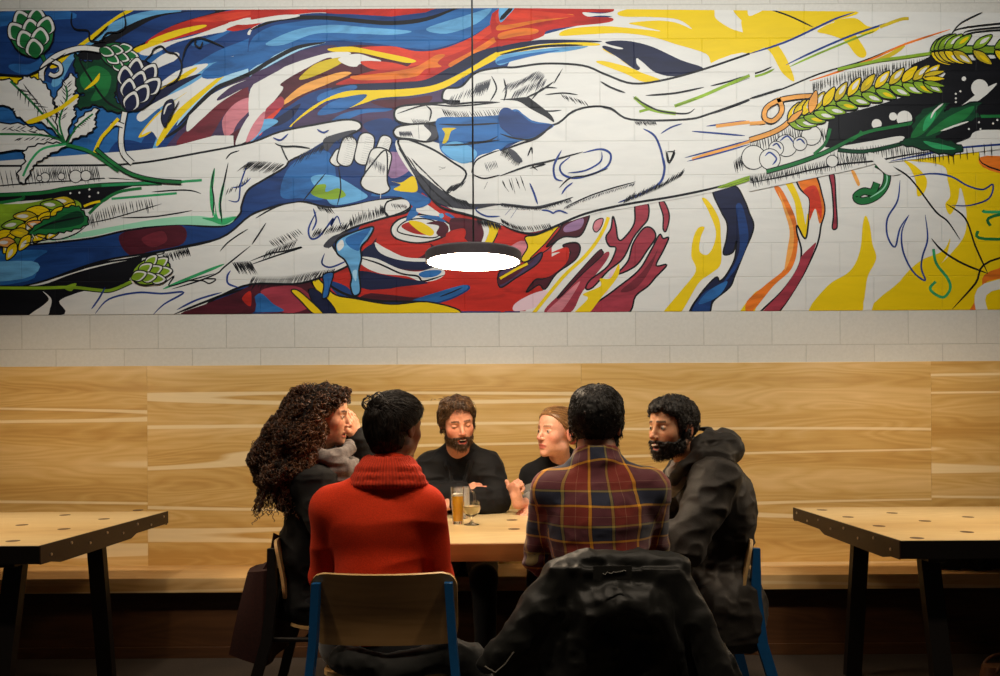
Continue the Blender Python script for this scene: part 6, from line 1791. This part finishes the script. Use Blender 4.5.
# the face stays free
S.fn((-9, -9, -9), (9, 9, 9), lambda x, y, z: (x - c[0]) - np.interp(z - c[2], [-.3, -.12, -.05, .02, .045, .066, .09, .13], [-.01, -.002, .012, .030, .052, .088, .115, .115]) + y * 0, .012)
S.disp(lambda x, y, z: .016 * vnoise(x * 24, y * 24, z * 24) + .008 * vnoise(x * 60, y * 60, z * 60))
V, Q = keep_big(*S.mesh())
hair = P.add('hair', V, Q, M['curl_base'], {'shade': .1 + .2 * vnoise(V[:, 0] * 50, V[:, 1] * 50, V[:, 2] * 50)})
rg = np.random.RandomState(21); n = 2300; ok = V[:, 2] > 1.03; cand = np.nonzero(ok)[0]
jit = rg.randn(n, 3) * .35; p = V[rg.choice(cand, n)].astype(float); cen = []; ups = c + V3(-.01, 0, .14)
for k in range(44):
    g = S.grad(p); dv = p - ups; dv /= np.linalg.norm(dv, axis=1, keepdims=True)
    t = np.clip((c[2] + .08 - p[:, 2]) / .2, 0, 1)[:, None]
    f = dv * (1 - t) + t * (V3(-.30, 0, -1)[None] + np.stack([p[:, 0] * 0, (p[:, 1] - c[1]) * .8, p[:, 0] * 0], 1))
    f = f + jit * (1 - t) * (p[:, 2:3] > c[2] - .05); f = f - g * (f * g).sum(1, keepdims=True) * (p[:, 2:3] > 1.02); f /= np.linalg.norm(f, axis=1, keepdims=True) + 1e-9
    p = p + f * .0042; d = S.sample(p); p = p - g * np.clip(d - .003, -.004, .004)[:, None] * (p[:, 2:3] > 1.02); cen.append((p.copy(), f, g))
ph = rg.rand(n) * 6.28; R0 = .004 + rg.rand(n) * .0055; wl = .020 + rg.rand(n) * .02; hand_ = np.sign(rg.randn(n)); paths = []
L0 = rg.randint(14, 38, n)
for k, (p, f, g) in enumerate(cen):
    s_ = np.cross(f, g); kk = np.minimum(k, L0); a = (ph + hand_ * kk * .0042 / wl * 6.28)[:, None]
    q = p if k == 0 else np.where((k <= L0)[:, None], p, last)
    last = q.copy(); paths.append(q + (g * np.cos(a) + s_ * np.sin(a)) * R0[:, None])
A = np.stack(paths, 1); Vt, Qt = fol_tubes(A, .0017)
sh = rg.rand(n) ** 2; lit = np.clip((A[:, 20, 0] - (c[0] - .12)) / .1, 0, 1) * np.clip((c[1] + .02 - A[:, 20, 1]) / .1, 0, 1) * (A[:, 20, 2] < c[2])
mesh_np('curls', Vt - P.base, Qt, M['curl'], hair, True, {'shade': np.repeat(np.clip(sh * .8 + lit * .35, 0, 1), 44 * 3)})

# ---------------------------------------------------------------- bearded person in the hooded grey jacket, at the right end
J = seated((.86, 3.30), 90, .08, kn=.46)
J['P'] = V3(.85, 3.30, .57); J['W'] = V3(.86, 3.30, .74); J['Ch'] = V3(.845, 3.29, .92); J['N'] = V3(.775, 3.26, 1.115)
J['sL'] = V3(.80, 3.09, 1.045); J['sR'] = V3(.80, 3.44, 1.05)
J['eL'] = V3(.665, 3.00, .815); J['wL'] = V3(.44, 3.14, .845); J['eR'] = V3(.62, 3.50, .86); J['wR'] = V3(.40, 3.40, .85)
P = Person((J['P'][0], J['P'][1], 0))
fr = frame_yaw((.655, 3.20, 1.250), 90 + 32, 0, 0, 1.03)
hp = dict(prims=head_prims(False, .7, nose=1.15, jaw=1.0))
tint = dict(base='#d6a07a', rosy='#cc7050', lip='#b05a4c', brow='#120c09', mouth=.7, stub='#3c281e')
root = make_body(P, J, fr, hp, dict(L=dict(d=(-.95, .2, -.1), n=(0, -.1, 1), s=(.1, .9, 0), fine=False), R=dict(d=(-.95, -.2, -.1), n=(0, -.1, 1), s=(.1, -.9, 0), fine=False)), tint, False, 1.03, True, neck=.056)
tag(root, 'smiling person with short black hair and full beard in a hooded grey brown jacket', 'person', 'people around the middle table')
eyes(P, fr, look=(-.05, 0))
trousers(P, J, 1.0, M['trousers'])
M['parka'] = cloth_mat('grey_brown_jacket_cloth', '#25211d', .6, 160, .2, .2, .05)
def park(S):
    S.ell(J['P'] + V3(.02, 0, -.04), V3(.175, .24, .14), None, .05)
    S.path([V3(.90, 3.14, .60), V3(.91, 3.12, .44)], [.085, .07], .05); S.path([V3(.80, 3.10, .56), V3(.82, 3.09, .44)], [.08, .06], .05)
    S.ell(J['Ch'] + V3(.03, 0, -.02), V3(.12, .19, .2), None, .05)
def quilt(x, y, z): return 0
g_, S2 = garment(P, 'jacket', J, M['parka'], 1.0, .024, cut=.93, hem=.385, fold=(.013, 8, .007, 19), extra=park, a=1.25, h=.006)
# hood lying on the shoulders
N = V3(0.755, 3.265, 1.155)
S = SDF(axis(.56, 1.02, .005), axis(3.05, 3.50, .005), axis(1.00, 1.33, .005))
S.path([V3(0.820, 3.13, 1.125), V3(0.870, 3.20, 1.165), V3(0.880, 3.28, 1.175), V3(0.860, 3.36, 1.16), V3(0.815, 3.42, 1.12)], [.050, .062, .068, .062, .05], .03)
S.path([V3(0.755, 3.17, 1.175), V3(0.800, 3.22, 1.205), V3(0.805, 3.30, 1.205), V3(0.755, 3.37, 1.17)], [.036, .046, .046, .036], .03)
S.path([V3(0.820, 3.13, 1.125), V3(0.755, 3.13, 1.14), V3(0.690, 3.15, 1.10), V3(0.655, 3.19, 1.04)], [.050, .034, .026, .02], .02)
S.path([V3(0.815, 3.42, 1.12), V3(0.735, 3.40, 1.12), V3(0.675, 3.34, 1.07), V3(0.650, 3.28, 1.03)], [.05, .034, .026, .02], .02)
S.ell((.785, 3.28, 1.215), (.05, .075, .03), None, .02, '-')
S.disp(lambda x, y, z: -.010 * (1 - np.abs(vnoise(x * 14, y * 14, z * 22))) ** 2 + .004 + .003 * vnoise(x * 40, y * 40, z * 40))
P.sdf('hood', S, M['parka'])
M['grey_inner'] = cloth_mat('light_grey_collar_cloth', '#6f6963', .9, 200)
S = SDF(axis(.55, .85, .005), axis(3.08, 3.42, .005), axis(.95, 1.2, .005)); c = J['N']
S.path([c + V3(-.075, -.055, .0), c + V3(-.105, -.02, -.045), c + V3(-.105, .03, -.05), c + V3(-.07, .07, .0)], [.02, .026, .026, .02], .02)
S.path([c + V3(-.075, -.085, -.02), c + V3(-.105, -.05, -.09), c + V3(-.11, .02, -.12)], [.02, .026, .03], .02)
S.disp(lambda x, y, z: .003 * vnoise(x * 30, y * 30, z * 30)); P.sdf('inner_collar', S, M['grey_inner'], label='light grey collar')
cap_hair(P, fr, hp['prims'], short_line(front=.066, temple=.048, nape=-.06), .009, M['hair_black'], M['hair_black_strand'], lambda p, g: np.stack([p[:, 0] * 3, p[:, 1] * .5 + .04, -.02 - np.abs(p[:, 2]) * .3], 1), 1500, lump=(.003, 36), steps=5, step=.006, r=.0011, seed=25,
         extra=lambda S: S.ell((0, .005, .072), (.070, .086, .046), None, .03))
beard(P, fr, hp, .0065, M['hair_black'], M['hair_black_strand'], 27, zt=-.053, n=1800, L=.008, cheek=-.040)
b = MB(); b.tube([Vector(fr.W((x, .094 - abs(x) * 12 * abs(x), -.0655 + abs(x) * .1)) - P.base) + Vector(fr.f) * .003 for x in (-.014, -.007, 0, .007, .014)], .0032, 8); b.build('teeth', plain('teeth', '#c4b6a4', .4), P.root, smooth=True)
# ================================================================== coats left on chairs and bench, bag on the floor
M['parka_dark'] = cloth_mat('dark_green_parka_cloth', '#10100d', .5, 160, .2, .2, .05)
P = Person((.345, 2.47, .2))
def crease(a, f, a2=0, f2=30):
    return lambda x, y, z: -a * (1 - np.abs(vnoise(x * f, y * f, z * f * .7 + 3))) ** 2 + a * .5 - a2 * (1 - np.abs(vnoise(x * f2 + 5, y * f2, z * f2))) ** 2 + a2 * .5
S = SDF(axis(-.22, .86, .006), axis(2.28, 2.64, .006), axis(.12, .92, .006))
hwid = lambda z: np.interp(z, [.12, .35, .5, .65, .76, .83], [.47, .44, .375, .30, .235, .19])
ctr = lambda z: np.interp(z, [.12, .5, .83], [.33, .325, .322])
S.fn((-9, -9, -9), (9, 9, 9), lambda x, y, z: np.maximum(np.maximum(np.abs(x - ctr(z)) - hwid(z), np.abs(y - (2.437 - .05 * (.83 - z) + .016 * np.sin(x * 26 + 3 * np.sin(z * 6)) * np.clip((.83 - z) * 4, 0, 1))) - .020), np.maximum(z - .835, .16 - z)), .0, '+') if False else None
d_ = lambda x, y, z: np.maximum(np.maximum((np.abs(x - ctr(z)) - hwid(z)) * .8, np.abs(y - (2.437 - .05 * (.83 - z) + .016 * np.sin(x * 26 + 3 * np.sin(z * 6)) * np.clip((.83 - z) * 4, 0, 1))) - .020), np.maximum(z - .835, .16 - z))
sl, g = S.sub((-9, -9, -9), (9, 9, 9)); S.put(sl, d_(*g).astype(np.float32), .0, '+')
S.path([V3(.135, 2.47, .826), V3(.24, 2.475, .846), V3(.40, 2.475, .848), V3(.520, 2.47, .832)], [.032, .036, .036, .034], .03)
S.path([V3(.14, 2.46, .80), V3(.085, 2.43, .72), V3(.02, 2.41, .63), V3(-.045, 2.40, .575)], [.045, .052, .046, .038], .02)      # sleeve with cuff
S.cap(V3(-.05, 2.40, .572), V3(-.068, 2.398, .558), .030, .030, .004)
S.path([V3(.515, 2.46, .80), V3(.565, 2.42, .68), V3(.615, 2.40, .52), V3(.65, 2.39, .32)], [.042, .050, .050, .045], .02)
S.ell((.335, 2.405, .70), (.150, .050, .085), None, .03); S.ell((.34, 2.375, .655), (.105, .05, .075), None, .02, '-')
S.path([V3(.19, 2.41, .60), V3(.245, 2.385, .70), V3(.34, 2.375, .735), V3(.44, 2.385, .70), V3(.50, 2.40, .60), V3(.53, 2.40, .48)], [.018, .024, .026, .024, .020, .016], .015)
S.disp(crease(.012, 11, .006, 26))
o = P.sdf('draped_parka', S, M['parka_dark'])
tag(o, 'dark green hooded parka draped over the back of the plaid wearer\'s chair', 'jacket')
b = MB(); b.box((-.030, -.016, .62), (.034, -.0135, .655), bev=.001) if False else b.box(Vector(pt(593, 580, 2.355)) - Vector(P.base), Vector(pt(632, 566, 2.352)) - Vector(P.base) + Vector((0, .004, 0)), bev=.001)
lab = b.build('collar_label', plain('dark_label', '#14140f', .8), o)
pts = [pt(603 + k * 2.1, 573.5 - k * .35 + 1.6 * math.sin(k * 1.9) * (1 if k % 3 else -.6), 2.3535) for k in range(12)]
b = MB(); b.tube([Vector(p) - Vector(P.base) for p in smooth_pts([tuple(p) for p in [(q.x, q.z) for q in pts]], False, 1) and pts], .0012, 5); b.build('label_script', plain('label_thread', '#8c8a82', .6), lab)
b = MB(); c0 = Vector((-.045, 2.355, .575)); b.tube([c0 - Vector(P.base) + Vector((x, -.003, z)) for x, z in ((-.03, -.012), (.0, -.03), (.03, -.005), (.055, .03))], .0022, 6); b.build('cuff_trim', plain('cuff_trim', '#6f6b62', .5), o)

P = Person((-.42, 2.47, .4))
S = SDF(axis(-.66, .0, .007), axis(2.42, 2.82, .007), axis(.30, .66, .007))
S.path([V3(-.53, 2.545, .53), V3(-.38, 2.53, .50), V3(-.20, 2.57, .535), V3(-.13, 2.60, .50), V3(-.09, 2.62, .38)], [.045, .04, .055, .055, .045], .03)
S.disp(crease(.014, 14, .006, 30)); o = P.sdf('dark_coat', S, M['dark_cloth'])
tag(o, 'dark coat bunched on the seat behind the person in the red sweater', 'coat')

P = Person((2.62, 4.42, .447))
S = SDF(axis(2.3, 3.15, .008), axis(4.25, 4.66, .008), axis(.44, .70, .008))
S.path([V3(2.40, 4.42, .475), V3(2.55, 4.42, .52), V3(2.75, 4.44, .56), V3(3.0, 4.44, .55)], [.04, .085, .10, .10], .04)
S.fn((-9, -9, -9), (9, 9, 9), lambda x, y, z: (.4485 - z) + x * 0 + y * 0, .004)
S.disp(crease(.016, 12, .008, 30)); o = P.sdf('dark_coat', S, M['dark_cloth'])
tag(o, 'dark crumpled coat lying on the bench behind the right table', 'coat')

M['brown_leather'] = plain('brown_leather', '#6b442b', .5, 0, 60, .25, .2)
t = empty('handbag', (2.27, 3.6, 0)); tag(t, 'brown leather bag with looped handles on the floor under the right table', 'bag')
b = MB(); rings = []
for k in range(8):
    u = k / 7; hw_, hd_ = .17 - .03 * u, .075 - .035 * u
    rings.append([Vector((hw_ * (abs(math.cos(a)) ** .5) * (1 if math.cos(a) > 0 else -1), hd_ * (abs(math.sin(a)) ** .5) * (1 if math.sin(a) > 0 else -1), .002 + .165 * u)) for a in np.linspace(0, 2 * math.pi, 33)[:-1]])
b.loft(rings); b.build('bag_body', M['brown_leather'], t, angle=50)
for y in (-.05, .05):
    b = MB(); b.tube([(-.11 + .09 * (1 - math.cos(a)) , y, .15 + .055 * math.sin(a)) for a in np.linspace(0, math.pi, 17)], .007, 8); b.build('handle', M['brown_leather'], t, smooth=True)

# ================================================================== the room's other lights: wall washers and downlights under the ceiling
def lamp(typ, name, loc, power, col, size=0.2, target=None, spot=None, blend=0.5, sx=None):
    l = bpy.data.lights.new(name, typ); l.energy = power; l.color = col
    if typ == 'AREA':
        l.shape = 'RECTANGLE' if sx else 'DISK'; l.size = sx or size
        if sx: l.size_y = size
    else: l.shadow_soft_size = size
    if typ == 'SPOT': l.spot_size = spot; l.spot_blend = blend
    o = bpy.data.objects.new(name, l); C.objects.link(o); o.location = loc
    if target is not None: o.rotation_euler = (Vector(target) - Vector(loc)).to_track_quat('-Z', 'Y').to_euler()
    return o
ww = lamp('AREA', 'wall_washer', (0.2, 1.7, 4.3), 59, (0.98, 0.98, 0.96), 0.15, (0.2, WALL, 3.0), sx=5.2)
ww.data.spread = R_(84)
for x in (-1.6, 0, 1.6):
    lamp('SPOT', 'downlight', (x, 1.75, 4.3), 150, (1.0, 0.82, 0.62), 0.12, (x * .8, 2.6, 0.9), R_(70), 0.8)
# ================================================================== camera, light
cam = bpy.data.cameras.new('camera'); co = bpy.data.objects.new('camera', cam); C.objects.link(co)
cam.sensor_width = 36; cam.lens = F / 1000 * 36; cam.clip_start = 0.05
cam.shift_x = -(PX - 500) / 1000; cam.shift_y = (PY - 338) / 1000
co.location = (0, 0, EYE)
co.rotation_euler = (Matrix.Rotation(R_(90), 3, 'X') @ Matrix.Rotation(ROLL, 3, 'Z').inverted()).to_euler()
bpy.context.scene.camera = co
w = bpy.data.worlds.new('room_air'); bpy.context.scene.world = w; w.use_nodes = True
w.node_tree.nodes['Background'].inputs[0].default_value = (0.9, 0.85, 0.8, 1)
w.node_tree.nodes['Background'].inputs[1].default_value = 0.02
vs = bpy.context.scene.view_settings
vs.view_transform = 'Standard'; vs.look = 'None'; vs.gamma = 1; vs.use_curve_mapping = False; vs.exposure = 0.0
